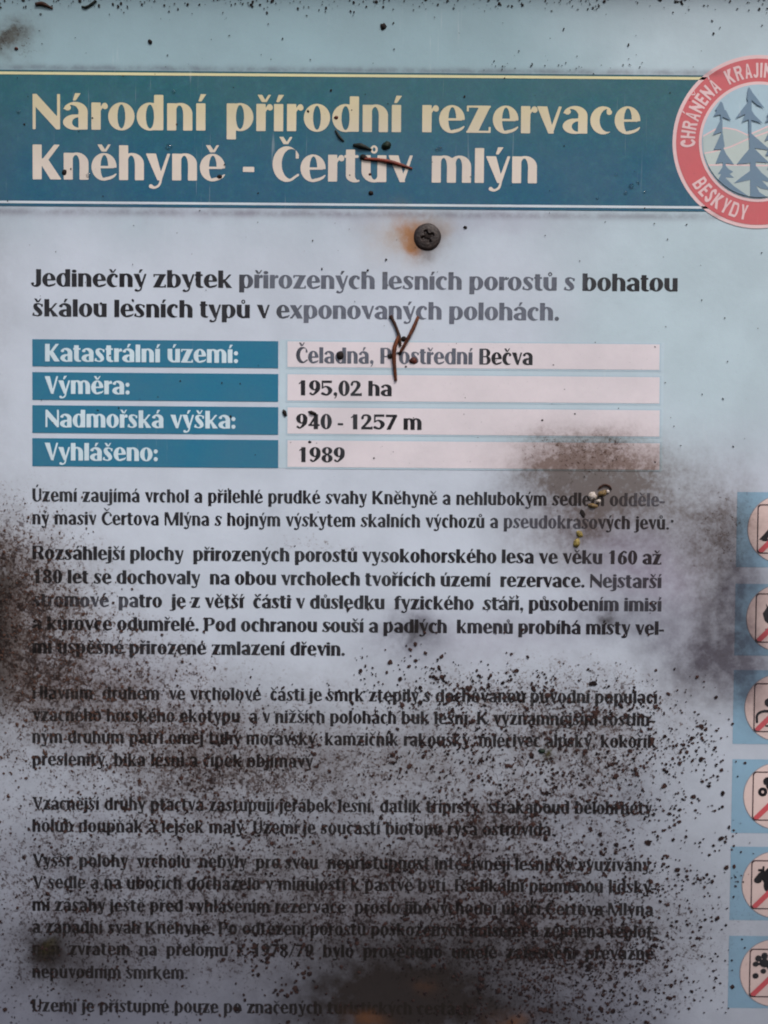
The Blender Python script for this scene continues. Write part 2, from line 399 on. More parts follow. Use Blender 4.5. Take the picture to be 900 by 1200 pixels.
# ------------------------------------------------------------------ lettering: a thick-and-thin sans drawn here glyph by glyph
XH, DSC = .77, .25
def glyph(ch, s, t, k):
    """s stem, t hairline, k width factor of the counters. returns (fn, width, lsb, rsb). Cap height 1."""
    x = XH; ov = .012; SB, RB = .055, .03
    acc = None
    dec = {'á': 'aA', 'é': 'eA', 'í': 'iA', 'ó': 'oA', 'ú': 'uA', 'ý': 'yA', 'č': 'cC', 'ě': 'eC', 'š': 'sC', 'ř': 'rC', 'ž': 'zC', 'ň': 'nC', 'ů': 'uO',
           'Á': 'AA', 'Č': 'CC', 'Ú': 'UA', 'Ě': 'EC'}
    if ch in dec: ch, acc = dec[ch]
    def ring(f, cx, cy, rx, ry, sl=s, sr=s, th=t):
        ix0, ix1 = cx - rx + sl, cx + rx - sr
        return cut(f.ell(cx, cy, rx, ry), f.ell((ix0 + ix1) / 2, cy, (ix1 - ix0) / 2, ry - th))
    def arch(f, x0, x1, top, cy):        # right-hand arch with thick leg, joins a stem on the left
        rx = (x1 - x0) / 2; xi = x0 + s * .80; a = cut(f.ell(x0 + rx, cy, rx, top - cy), f.ell((xi + x1 - s) / 2, cy, (x1 - s - xi) / 2, top - cy - t * 1.25))
        return clip(a, f.rect(x0 + s * .4, cy, x1 + .1, top + .1))
    wn = 2 * s + .20 * k; wo_ = 2 * s + .23 * k; w = wn; L, R = SB, SB
    if ch == 'a':
        w = wn - .02; R = SB
        def fn(f):
            top = clip(cut(f.ell(w / 2, x * .66, w / 2, x * .34 + ov), f.ell((w - s + .04) / 2, x * .63, (w - s - .02) / 2, x * .37 - t * 1.3)), f.rect(0, x * .60, w, 1))
            top = U(cut(top, f.rect(-.1, 0, w * .45, x * .74)), f.ell(w * .19, x * .80, s * .36, s * .30))
            bw = w * .50; bowl = cut(f.ell(bw, x * .27, bw, x * .27 + ov), f.ell(bw + s * .36, x * .26, bw - s * .62, x * .26 - t * .9))
            bowl = clip(bowl, f.rect(-.1, -.1, w - s * .5, 1))
            return U(top, f.rect(w - s, 0, w, x * .66), bowl)
        L = RB
    elif ch in 'bpdq':
        w = wo_ + .01
        def fn(f):
            mir = ch in 'dq'
            sx0, sx1 = (w - s, w) if mir else (0, s)
            r = ring(f, w / 2, x / 2, w / 2, x / 2 + ov)
            r = clip(r, f.rect(-.1, -.1, w - s * .3, 1)) if mir else clip(r, f.rect(s * .3, -.1, w + .1, 1))
            return U(r, f.rect(sx0, 0 if ch in 'bd' else -DSC, sx1, 1 if ch in 'bd' else x))
        L, R = (RB, SB) if ch in 'dq' else (SB, RB)
    elif ch == 'c':
        w = wo_ - .10
        def fn(f):
            r = cut(f.ell(w * .56, x / 2, w * .56, x / 2 + ov), f.ell(s + (w - s) * .62, x / 2, (w - s) * .62, x / 2 - t))
            r = cut(r, f.rect(w * .60, x * .20, w + .3, x * .72), f.rect(w, -.1, w + .3, 1))
            return U(r, f.stroke([(w * .82, x * .80, s * .30), (w * .80, x * .84, s * .24)]))
        L, R = RB, .01
    elif ch == 'e':
        w = wo_ - .02
        def fn(f):
            r = ring(f, w / 2, x / 2, w / 2, x / 2 + ov, s, s * .92)
            r = cut(r, f.poly([(w * .5, x * .47), (w + .1, x * .47), (w + .1, -.1), (w * .80, -.1), (w * .60, x * .14), (w * .5, x * .3)]))
            r = U(r, f.rect(s * .6, x * .45, w - s * .3, x * .45 + t * 1.1))
            return U(r, f.stroke([(w * .50, t * .62, t * .62), (w * .72, t * .95 + .01, t * .75), (w * .88, x * .14 + .01, t * .6), (w * .97, x * .23, t * .35)]))
        L, R = RB, RB * .6
    elif ch == 'f':
        w = s + .20
        def fn(f): return U(f.rect(.06, 0, .06 + s, .74), f.rect(0, x - t * 1.2, w * .93, x), clip(cut(f.ell(.06 + s, .74, s, .26), f.ell(.06 + s * 1.25, .72, s * .35, .26 - t)), f.rect(0, .73, w + .02, 1.1)))
        L, R = .02, -.02
    elif ch == 'g':
        w = wo_
        def fn(f): return U(ring(f, w / 2, x / 2, w / 2, x / 2 + ov), f.rect(w - s, -.05, w, x), f.stroke([(w - s / 2, -.05, s / 2), (w * .6, -.2, t), (w * .1, -.18, t * .8)]))
    elif ch == 'h':
        def fn(f): return U(f.rect(0, 0, s, 1), arch(f, s * .12, w, x + ov, x * .60), f.rect(w - s, 0, w, x * .61))
    elif ch == 'i':
        w = s
        def fn(f):
            b = f.rect(0, 0, s, x)
            return b if acc else U(b, f.ell(s / 2, .90, s * .48, max(.085, s * .34)))
    elif ch == 'j':
        w = s
        def fn(f):
            return U(f.rect(0, -.06, s, x), f.ell(s / 2, .90, s * .48, max(.085, s * .34)), clip(cut(f.ell(-s * .1, -.06, s * 1.1, .19), f.ell(-s * .35, -.04, s * .55, .21 - t)), f.rect(-s * .6, -.3, s, -.05)))
    elif ch == 'k':
        w = wn + .03
        def fn(f):
            return U(f.rect(0, 0, s, 1), f.poly([(s * .9, x * .45), (w - t * 2.2, x), (w - t * .4, x), (s * .95, x * .30)]),
                     f.poly([(s * .95, x * .62), (s * 1.25, x * .66), (w + .02, 0), (w - s * 1.12, 0)]))
        R = .015
    elif ch == 'l':
        w = s
        def fn(f): return f.rect(0, 0, s, 1)
    elif ch == 'm':
        w = 3 * s + .36 * k
        def fn(f):
            x1 = (w + s) / 2
            return U(f.rect(0, 0, s, x), arch(f, s * .12, x1, x + ov, x * .60), f.rect(x1 - s, 0, x1, x * .61), arch(f, x1 - s * .88, w, x + ov, x * .60), f.rect(w - s, 0, w, x * .61))
    elif ch == 'n':
        def fn(f): return U(f.rect(0, 0, s, x), arch(f, s * .12, w, x + ov, x * .60), f.rect(w - s, 0, w, x * .61))
    elif ch == 'o':
        w = wo_; L = R = RB
        def fn(f): return ring(f, w / 2, x / 2, w / 2, x / 2 + ov)
    elif ch == 'r':
        w = s + .19 * (.5 + .5 * k)
        def fn(f): return U(f.rect(0, 0, s, x), f.stroke([(s * .8, x * .66, t * .5), (s + .05, x * .86, t * .6), (w - s * .28, x * .90, s * .27), (w - s * .22, x * .86, s * .30)]))
        R = .0
    elif ch == 's':
        w = wn - s * .45; L = R = RB
        def fn(f):
            a = s * .30
            return U(f.stroke([(w * .90, x * .86, t * .55), (w * .55, x * .955, t * .5), (w * .28, x * .84, s * .36), (w * .34, x * .64, s * .46), (w * .62, x * .42, s * .47), (w * .74, x * .22, s * .38), (w * .5, x * .05, t * .5), (w * .06, x * .12, t * .6)]),
                     f.rect(w * .80, x * .72, w * .80 + t * 1.3, x * .93), f.rect(w * .03, x * .06, w * .03 + t * 1.3, x * .28))
    elif ch == 't':
        w = s + .19
        def fn(f): return U(f.rect(.05, x * .22, .05 + s, .93), f.rect(0, x - t * 1.3, w * .92, x), clip(cut(f.ell(.05 + s, x * .24, s, x * .24 + ov), f.ell(.05 + s * 1.35, x * .26, s * .36, x * .26 - t)), f.rect(0, -.1, w, x * .25)))
        L, R = .02, .0
    elif ch == 'u':
        def fn(f):
            rx = w / 2; a = cut(f.ell(rx, x * .40, rx, x * .40 + ov), f.ell((s + w - s * .9) / 2, x * .40, (w - s * 1.9) / 2, x * .40 - t * 1.2))
            return U(f.rect(0, x * .39, s, x), clip(a, f.rect(0, -.1, w - s * .4, x * .40)), f.rect(w - s, 0, w, x))
    elif ch in 'vy':
        w = wn - .01; L = R = .0
        def fn(f):
            cx = w * .54
            a = f.poly([(0, x), (s * 1.12, x), (cx + s * .42, .0), (cx - s * .18, .0)]); b = f.poly([(w - t * 1.5, x), (w, x), (cx + s * .30, 0), (cx - .0, .10)])
            if ch == 'v': return U(a, b)
            a = f.poly([(0, x), (s * 1.12, x), (cx + s * .36, .10), (cx + .02, .0), (cx - s * .18, .0)])
            return U(a, b, f.stroke([(cx + s * .22, .02, t * .55), (cx, -.14, t * .6), (cx - s * .5, -.21, t * .6), (cx - s * .9, -.17, t * 1.0)]))
    elif ch == 'x':
        w = wn; L = R = .0
        def fn(f): return U(f.poly([(0, x), (s * 1.15, x), (w, 0), (w - s * 1.15, 0)]), f.poly([(w - t * 2, x), (w - t * .3, x), (t * 1.8, 0), (0, 0)]))
    elif ch == 'z':
        w = wn - .03; L = R = .03
        def fn(f): return U(f.rect(0.01, x - t, w, x), f.rect(0, 0, w, t), f.poly([(w - s * 1.2, x), (w, x), (s * 1.2, 0), (0, 0)]), f.rect(.01, x * .78, .01 + t, x), f.rect(w - t, 0, w, x * .22))
    # capitals
    elif ch == 'A':
        w = 2 * s + .30; L = R = .0
        def fn(f):
            cx = w * .48; o = f.poly([(0, 0), (cx - s * .3, 1), (cx + s * .42, 1), (w, 0), (w - s * 1.12, 0), (cx + .01, .86), (t * 1.6 if t < s * .6 else s * 1.05, 0)])
            return U(o, clip(f.rect(t, .24, w - s * .6, .24 + t), f.poly([(0, 0), (cx, 1.1), (w, 0)])))
    elif ch in 'BRPDEFIHLTK':
        w = {'B': 2 * s + .24, 'R': 2 * s + .28, 'P': 2 * s + .2, 'D': 2 * s + .30, 'E': s + .32, 'F': s + .3, 'I': s, 'H': 2 * s + .26, 'L': s + .28, 'T': s + .42, 'K': 2 * s + .30}[ch]
        R = .03 if ch not in 'IH' else SB
        def fn(f):
            st = f.rect(0, 0, s, 1); rr = lambda y0, y1, ww: clip(cut(f.ell(s * .9, (y0 + y1) / 2, ww - s * .9, (y1 - y0) / 2), f.ell(s * .9, (y0 + y1) / 2, ww - s * 1.9, (y1 - y0) / 2 - t)), f.rect(s * .5, -.1, ww + .1, 1.1))
            box = lambda y0, y1, ww: U(clip(cut(f.rect(s * .5, y0, ww - s * .9, y1), f.rect(s * .5, y0 + t, ww - s * .8, y1 - t)), f.rect(0, -.1, 9, 1.1)),
                                       clip(cut(f.ell(ww - s * 1.15, (y0 + y1) / 2, s * 1.15, (y1 - y0) / 2), f.ell(ww - s * 1.2, (y0 + y1) / 2, s * .2 + .02, (y1 - y0) / 2 - t)), f.rect(ww - s * 1.15, -.1, ww + .1, 1.1)))
            if ch == 'B': return U(st, box(.50 - t / 2, 1, w * .96), box(0, .50 + t / 2, w))
            if ch == 'P': return U(st, box(.42, 1, w))
            if ch == 'D': return U(st, box(0, 1, w))
            if ch == 'R': return U(st, box(.46, 1, w * .95), f.poly([(w * .45, .50), (w * .45 + s * .95, .52), (w + .02, 0), (w - s * 1.1, 0)]))
            if ch == 'E': return U(st, f.rect(0, 0, w, t * 1.1), f.rect(0, 1 - t * 1.1, w, 1), f.rect(0, .5 - t * .5, w * .92, .5 + t * .6))
            if ch == 'F': return U(st, f.rect(0, 1 - t * 1.1, w, 1), f.rect(0, .5 - t * .5, w * .92, .5 + t * .6))
            if ch == 'I': return st
            if ch == 'H': return U(st, f.rect(w - s, 0, w, 1), f.rect(0, .5 - t * .5, w, .5 + t * .5))
            if ch == 'L': return U(st, f.rect(0, 0, w, t * 1.1))
            if ch == 'T': return U(f.rect(w / 2 - s / 2, 0, w / 2 + s / 2, 1), f.rect(0, 1 - t * 1.1, w, 1))
            arm = t * 1.4
            return U(st, f.poly([(s * .9, .52), (w - arm - .12, 1), (w - .03, 1), (s * 1.1 + .06, .42), (s * .9, .38)]), f.poly([(s * .9, .60), (s * 1.25, .60), (s * 1.5, .66), (w + .02, 0), (w - s * 1.15, 0), (s * .9, .44)]))
    elif ch in 'CO':
        w = 2 * s + .34 if ch == 'O' else 2 * s + .24; L, R = RB, .02
        def fn(f):
            if ch == 'O': return ring(f, w / 2, .5, w / 2, .5 + ov)
            r = cut(f.ell(w * .54, .5, w * .54, .5 + ov), f.ell(s + (w - s) * .56, .5, (w - s) * .56, .5 - t * 1.15))
            r = cut(r, f.rect(w * .62, .17, w + .4, .72), f.rect(w, -.1, w + .4, 1.1))
            return U(r, clip(f.rect(w - t * 1.6, .66, w, .93), f.ell(w * .54, .5, w * .54, .52)), f.stroke([(w * .70, .05, t * .55), (w * .97, .19, t * .6)]))
    elif ch == 'J':
        w = s + .20; L = .01
        def fn(f): return U(f.rect(w - s, .2, w, 1), clip(cut(f.ell(w / 2 - .04, .22, w / 2 + .04, .24), f.ell(w - s - .09, .24, .10, .24 - t)), f.rect(-.1, -.1, w, .22)), f.ell(.03, .17, .07, .075))
    elif ch == 'M':
        w = 2 * s + .48
        def fn(f): return U(f.rect(0, 0, t * 1.5, 1), f.rect(w - s, 0, w, 1), f.poly([(0, 1), (s * 1.1, 1), (w * .58, 0), (w * .42, 0)]), f.poly([(w - s, 1), (w, 1), (w * .55, 0), (w * .45, .0)]))
    elif ch == 'N':
        w = s * 1.3 + .45
        a = t * 1.5 if t < s * .6 else s
        def fn(f): return U(f.rect(0, 0, a, 1), f.rect(w - a, 0, w, 1), f.poly([(0, 1), (s * .42, 1), (w, .27), (w, 0), (w - s * .42, 0), (0, .73)]))
    elif ch == 'S':
        w = 2 * s + .12; L = R = RB
        def fn(f): return f.stroke([(w * .92, .80, s * .42), (w * .55, .93, max(t, .05) * .6 + .02), (w * .24, .80, s * .46), (w * .36, .60, s * .5), (w * .66, .43, s * .5), (w * .78, .22, s * .46), (w * .5, .07, max(t, .05) * .6 + .02), (w * .08, .2, s * .42)])
    elif ch == 'U':
        w = 2 * s + .24 * (k + .1)
        def fn(f): return U(f.rect(0, .35, s, 1), f.rect(w - t * 1.7, .35, w, 1), clip(cut(f.ell(w / 2, .36, w / 2, .36 + ov), f.ell((s + w - t * 1.7) / 2, .36, (w - s - t * 1.7) / 2, .36 - t)), f.rect(0, -.1, w, .36)))
    elif ch in 'VY':
        w = 2 * s + .26; L = R = .0
        def fn(f):
            a = t * 1.5 if t < s * .6 else s
            if ch == 'V': return U(f.poly([(0, 1), (s * 1.15, 1), (w * .54 + s * .4, 0), (w * .54 - s * .18, 0)]), f.poly([(w - a, 1), (w, 1), (w * .54 + s * .3, 0), (w * .54, .1)]))
            return U(f.rect(w / 2 - s / 2, 0, w / 2 + s / 2, .42), f.poly([(0, 1), (s * 1.05, 1), (w / 2 + s / 2, .38), (w / 2 - s / 2, .38)]), f.poly([(w - a, 1), (w, 1), (w / 2 + s / 2, .38), (w / 2 - s * .1, .38)]))
    # digits and marks
    elif ch.isdigit():
        w = 2 * s + .17 * (k + .1); L = R = .04
        def fn(f):
            d = int(ch); c = w / 2
            if d == 0: return ring(f, c, .5, c, .5 + ov)
            if d == 1: return U(f.rect(c - s / 2 + .03, 0, c + s / 2 + .03, 1), f.poly([(c, 1), (c + .05, .84), (c - s * .9, .74), (c - s * .9, .80)]))
            if d == 2: return U(f.stroke([(w * .10, .74, s * .30), (w * .2, .92, t * .8), (w * .55, .93, t * .9), (w * .72, .74, s * .46), (w * .55, .46, s * .34), (w * .1, .10, t)]), f.rect(0, 0, w, t * 2.2), f.rect(w - t, 0, w, .2))
            if d == 4: return U(f.rect(w - s - .10, 0, w - .10, 1), f.poly([(0, .22), (w - s * .9, 1), (w - s * .5, .9), (t * 2.5, .30)]), f.rect(0, .21, w, .21 + t * 1.5))
            if d == 5: return U(f.rect(.03, .46, .03 + t * 1.3, 1), f.rect(.03, .84, w * .95, 1), f.stroke([(.06, .50, t * .6), (w * .45, .60, t * .7), (w - s * .5, .36, s * .5), (w * .55, .06, t * .8), (w * .12, .14, s * .34)]))
            if d in (6, 9):
                g = Fld(w - f.X, 1 - f.Y) if d == 9 else f
                return U(ring(g, c, .32, c, .32 + ov), g.stroke([(s * .5, .34, s * .5), (s * .62, .62, s * .44), (w * .62, .93, t * .7), (w * .86, .86, s * .26)]))
            if d == 7: return U(f.rect(0, .84, w, 1), f.poly([(w - s * .9, .9), (w, .9), (w * .42, 0), (w * .42 - s * .95, 0)]))
            if d == 8: return U(ring(f, c, .26, c, .26 + ov), ring(f, c, .76, c * .93, .24 + ov, s * .9, s * .9))
            return U(f.stroke([(w * .12, .86, s * .3), (w * .5, .94, t), (w - s * .55, .76, s * .4), (w * .45, .54, t)]), f.stroke([(w * .45, .54, t), (w - s * .5, .3, s * .46), (w * .5, .06, t), (w * .1, .14, s * .32)]))
    elif ch == '-':
        w = .34; L = R = .0
        def fn(f): return f.rect(0, .26, w, .26 + .15)
    elif ch in '.,:':
        w = max(.15, s * .9); L = R = .06
        def fn(f):
            o = f.ell(w / 2, w / 2 - .01, w / 2, w / 2)
            if ch == ':': o = U(o, f.ell(w / 2, .55, w / 2, w / 2))
            if ch == ',': o = U(o, f.stroke([(w * .75, w * .4, w * .25), (w * .6, -.10, .03), (w * .25, -.17, .02)]))
            return o
    elif ch == '/':
        w = .42; L = R = .0
        def fn(f): return f.poly([(0, -.05), (.09, -.05), (w, 1.02), (w - .09, 1.02)])
    else: raise ValueError('no glyph ' + ch)
    if acc:
        base = fn; up = .25 if ch.isupper() else 0; cx = w / 2 + (.0 if ch != 'i' else .0)
        z0 = x + .05 + up; z1 = 1.03 + up
        def fn(f):
            b = base(f); q = max(.05, s * .25)
            if acc == 'A': a = f.poly([(cx - q * 1.1, z0), (cx + q * .2, z0), (cx + q * 2.4, z1), (cx - q * .1, z1)])
            elif acc == 'C':
                e = min(.20, w * .52); q *= 1.15; a = U(f.poly([(cx - e, z1), (cx - e + q * 1.7, z1), (cx + q * .9, z0), (cx - q * .9, z0)]), f.poly([(cx + e - q, z1), (cx + e, z1), (cx + q * .9, z0), (cx - q * .2, z0)]))
            else: a = cut(f.ell(cx, (z0 + z1) / 2 + .01, .11, .12), f.ell(cx, (z0 + z1) / 2 + .01, .045, .06))
            return U(b, a)
    return fn, w, L, R
_gc = {}
def get_glyph(ch, st):
    key = (ch, st)
    if key not in _gc:
        s, t, k, sbf = st; fn, w, L, R = glyph(ch, s, t, k); L *= sbf; R *= sbf
        h = .021; xs = np.arange(-.25, w + .25, h) + .0031; ys = np.arange(-.32, 1.36, h) + .0027
        X, Y = np.meshgrid(xs, ys)
        v, f = fill(contours(fn(Fld(X, Y)), xs[0], ys[0], h, .0035))
        _gc[key] = (v, f, w, L, R)
    return _gc[key]

BOLD = (.27, .058, 1.0, 1.0); SEMI = (.27, .075, .88, .7); BODYB = (.262, .085, .62, .55); BODY = (.198, .082, .58, .62); MONO = (.185, .165, .6, 1.0)
TEXT_VERTS = []
def text_line(name, txt, x0, x1, yb, cap, st, mat, parent, lift, slope=.0063, xs=None):
    (u0, v0), (u1, v1) = P(x0, yb), P(x1, yb + slope * (x1 - x0))
    vb = (v0 + v1) / 2; Wd = u1 - u0
    gl = [(c, get_glyph(c, st)) if c != ' ' else None for c in txt]
    nat = 0; nsp = txt.count(' ')
    for i, g in enumerate(gl):
        if g: nat += g[1][2] + g[1][3] + g[1][4]
    nat -= (gl[0][1][3] + gl[-1][1][4])
    SPC = .50 if cap > 30 else .36                    # word space in cap heights
    if '  ' in txt: SPC *= .92
    sx = (Wd / cap - SPC * nsp) / nat; SP = SPC / sx
    V, F = [], []; x = -gl[0][1][3]
    for g in gl:
        if g is None: x += SP; continue
        v, f, w_, L, R = g[1]; o = len(V); x += L
        j = rng.normal(0, .004)
        for a, b in v:
            V.append(W(u0 + (x + a) * sx * cap, vb - (b + j) * cap, lift))
        F += [(a + o, b + o, c + o) for a, b, c in f]
        if yb > 640:
            for a, b in v[::2]: TEXT_VERTS.append((u0 + (x + a) * sx * cap, vb - b * cap))
        x += w_ + R
    return link_mesh(name, V, F, mat, parent)
def flat(name, sh, mat, parent, lift, xf=lambda a, b: (a, b)):
    v, f = sh
    return link_mesh(name, [W(*xf(a, b), lift) for a, b in v], [tuple(reversed(t)) for t in f], mat, parent)   # v runs downwards
def quad_px(name, x0, y0, x1, y1, mat, parent, lift):
    (a, b), (c, d) = P(x0, y0), P(x1, y1)
    return link_mesh(name, [W(a, b, lift), W(a, d, lift), W(c, d, lift), W(c, b, lift)], [(0, 1, 2, 3)], mat, parent)
def quad_uv(name, a, b, c, d, mat, parent, lift):
    return link_mesh(name, [W(a, b, lift), W(a, d, lift), W(c, d, lift), W(c, b, lift)], [(0, 1, 2, 3)], mat, parent)
def boxm(name, lo, hi, mat, parent=None, bev=0.0):
    bm = bmesh.new(); bmesh.ops.create_cube(bm, size=1)
    for q in bm.verts: q.co = Vector([(lo[i] + hi[i]) / 2 + q.co[i] * (hi[i] - lo[i]) for i in range(3)])
    if bev: bmesh.ops.bevel(bm, geom=bm.edges[:], offset=bev, segments=2, affect='EDGES')
    me = bpy.data.meshes.new(name); bm.to_mesh(me); bm.free(); me.materials.append(mat)
    o = bpy.data.objects.new(name, me); COL.objects.link(o)
    if parent is not None: o.parent = parent
    return o

# ------------------------------------------------------------------ the board: sheet, and an unseen timber frame added to shade its top edge
BU0, BU1, BV0, BV1 = -230, 1150, -46, 1420
panel = boxm('panel', W(BU0, BV1)[0:1] + (0.0,) + W(BU0, BV1)[2:3], W(BU1, BV0)[0:1] + (0.006,) + W(BU1, BV0)[2:3], M['sheet'], board)
wood, t_, b_ = base_mat('weathered_timber'); vv = coords(t_)
c_ = mix(t_, nz(t_, vv, 30, 5, .7, stretch=(.12, 1, 1)).ramp(.3, .7), lin((92, 78, 66)), lin((60, 50, 44)))
t_.links.new(c_.o, b_.inputs['Base Color']); b_.inputs['Roughness'].default_value = .8
rw, rp = .035, .011
X0, X1, Z0, Z1 = (BU0 - 450) * S, (BU1 - 450) * S, (600 - BV1) * S, (600 - BV0) * S
for lo, hi in (((X0 - rw, -rp, Z1), (X1 + rw, .012, Z1 + rw)), ((X0 - rw, -rp, Z0 - rw), (X1 + rw, .012, Z0)),
               ((X0 - rw, -rp, Z0 + .0003), (X0, .012, Z1 - .0003)), ((X1, -rp, Z0 + .0003), (X1 + rw, .012, Z1 - .0003))):
    boxm('unseen_frame_rail', lo, hi, wood, board, .0015)

# ------------------------------------------------------------------ title banner
L1, L2, L3, L4, L5, L6, L7 = (i * .00005 for i in range(1, 8))
_, vt = P(400, 82.5 + .0063 * 400); _, vb_ = P(400, 242.5 + .0063 * 400 - .5)
bn = quad_uv('title_banner', BU0 + 1, vt, P(850, 160)[0] + 8, vb_, M['banner'], board, L2)
sv = P(400, 86.2 + 2.5)[1]; quad_uv('stripe', BU0 + 2, sv - 1.5, P(850, 160)[0] + 6, sv + 1.6, M['stripe1'], bn, L3)
sv = P(400, 237.4 + 2.5)[1]; quad_uv('stripe', BU0 + 2, sv - 1.4, P(850, 160)[0] + 6, sv + 1.4, M['stripe2'], bn, L3)
text_line('lettering', 'Národní přírodní rezervace', 38.5, 750, 152.2, 40.5, BOLD, M['title'], bn, L3)
text_line('lettering', 'Kněhyně - Čertův mlýn', 38.5, 629, 210.8, 40, BOLD, M['title'], bn, L3)

# ------------------------------------------------------------------ emblem
ECX, ECY = P(888.5, 166.5)
em = bpy.data.objects.new('emblem', None); COL.objects.link(em); em.parent = board
def ringm(name, r0, r1, mat, lift, n=120):
    V = []; F = []
    for i in range(n):
        a = 2 * math.pi * i / n
        for r in (r0, r1): V.append(W(ECX + r * math.cos(a), ECY + r * math.sin(a), lift))
        j = (i + 1) % n; F.append((2 * i, 2 * j, 2 * j + 1, 2 * i + 1))
    if r0 == 0:
        V = [W(ECX + r1 * math.cos(2 * math.pi * i / n), ECY - r1 * math.sin(2 * math.pi * i / n), lift) for i in range(n)]; F = [tuple(range(n))]
    return link_mesh(name, V, F, mat, em)
ringm('rim', 0, 99.5, M['redpale'], L3)
ringm('red_ring', 0, 95.3, M['red'], L4)
ringm('inner_rim', 0, 69, M['redpale'], L5)
ringm('sky_disc', 0, 65.6, M['emsky'], L6)
def arc_text(txt, a0, step, flip, rad, cap):
    V, F = [], []; a = a0
    for ch in txt:
        if ch == ' ': a += step * .9 * (1 if flip else -1); continue
        v, f, w_, L, R = get_glyph(ch, MONO)
        adv = (w_ + .16) * cap * .80 / rad * 180 / math.pi
        mid = a + adv / 2 * (1 if flip else -1); th = math.radians(mid); o = len(V)
        for gx, gy in v:
            dx = (gx - w_ / 2) * cap * .80; r = rad + (gy - .5) * cap * (-1 if flip else 1)
            tt = th + (dx / rad) * (1 if flip else -1)
            V.append(W(ECX + r * math.cos(tt), ECY - r * math.sin(tt), L5))
        F += [tuple(i + o for i in t) for t in f]
        a += adv * (1 if flip else -1)
    return link_mesh('lettering', V, F, M['redpale'], em)
arc_text('CHRÁNĚNÁ KRAJINNÁ OBLAST', 185.5, 7.4, False, 82.0, 16.8)
arc_text('BESKYDY', 212.0, 7.5, True, 82.3, 17.2)
def emz(pts): return [(780 + x / 5.72, 60 + y / 5.72) for x, y in pts]
cxe, cye = 888.5, 166.5
def disc_clip(f, F): return clip(F, f.ell(cxe, cye, 65.2, 65.2))
def emxf(a, b): return P(a, b)
H1 = [(780, 176), (800, 172), (822, 160), (838, 151), (850, 149.5), (862, 151.5), (876, 158), (890, 152), (905, 145), (925, 142), (960, 146), (960, 240), (780, 240)]
H2 = [(780, 182), (815, 181), (835, 177.5), (855, 172), (876, 162.5), (900, 154), (960, 150), (960, 240), (780, 240)]
H3 = [(780, 194), (850, 193), (900, 194), (960, 191), (960, 240), (780, 240)]
for i, (Hh, mm) in enumerate(((H1, 'hill'), (H2, 'hill2'), (H3, 'hill'))):
    flat('hill_outline', shape(lambda f: disc_clip(f, f.poly(Hh)), (820, 98, 957, 235), 150), M['redpale'], em, L6 + .00004 * (2 * i + 1), emxf)
    flat('hill', shape(lambda f: disc_clip(f, f.poly(Hh) + 1.6), (820, 98, 957, 235), 150), M[mm], em, L6 + .00004 * (2 * i + 2), emxf)
T1 = [[(365, 340), (328, 400), (340, 400), (318, 440), (362, 428), (372, 442), (436, 470), (400, 400), (392, 398), (378, 352)],
      [(364, 430), (376, 430), (378, 560), (372, 560)], [(370, 455), (312, 568), (372, 545), (378, 530)],
      [(372, 545), (318, 665), (372, 662), (392, 640), (380, 560)], [(372, 655), (330, 758), (372, 750), (455, 764), (400, 690), (385, 655)],
      [(378, 750), (398, 750), (400, 790), (378, 790)], [(390, 762), (345, 828), (368, 826), (345, 872), (400, 850), (455, 852), (425, 826), (450, 812), (420, 795)],
      [(345, 870), (395, 850), (450, 905), (565, 985), (480, 970), (400, 920)]]
T2 = [[(553, 240), (540, 320), (548, 345), (500, 405), (465, 455), (530, 425), (508, 480), (555, 460), (648, 488), (590, 430), (572, 400), (572, 330), (610, 365), (660, 388), (600, 310), (580, 285)],
      [(552, 440), (570, 440), (572, 640), (556, 640)], [(566, 552), (690, 660), (690, 668), (600, 655), (556, 660)], [(560, 655), (520, 700), (472, 762), (540, 756), (580, 745), (690, 752), (640, 705), (590, 655)],
      [(562, 745), (600, 745), (600, 990), (562, 985)], [(570, 800), (500, 850), (452, 890), (560, 866)], [(590, 760), (640, 820), (700, 868), (690, 880), (640, 870), (700, 935), (640, 925), (600, 905), (625, 950), (690, 990), (590, 992)]]
for Tt in (T1, T2, [[(x + 345, y + 40) for x, y in q] for q in T1]):
    pl = [emz(q) for q in Tt]
    flat('tree', shape(lambda f: disc_clip(f, U(*[f.poly(q) for q in pl])), (820, 98, 957, 235), 320, .25), M['slate'], em, L6 + .00028 + .00003 * sum(c.name.startswith('tree') for c in em.children), emxf)

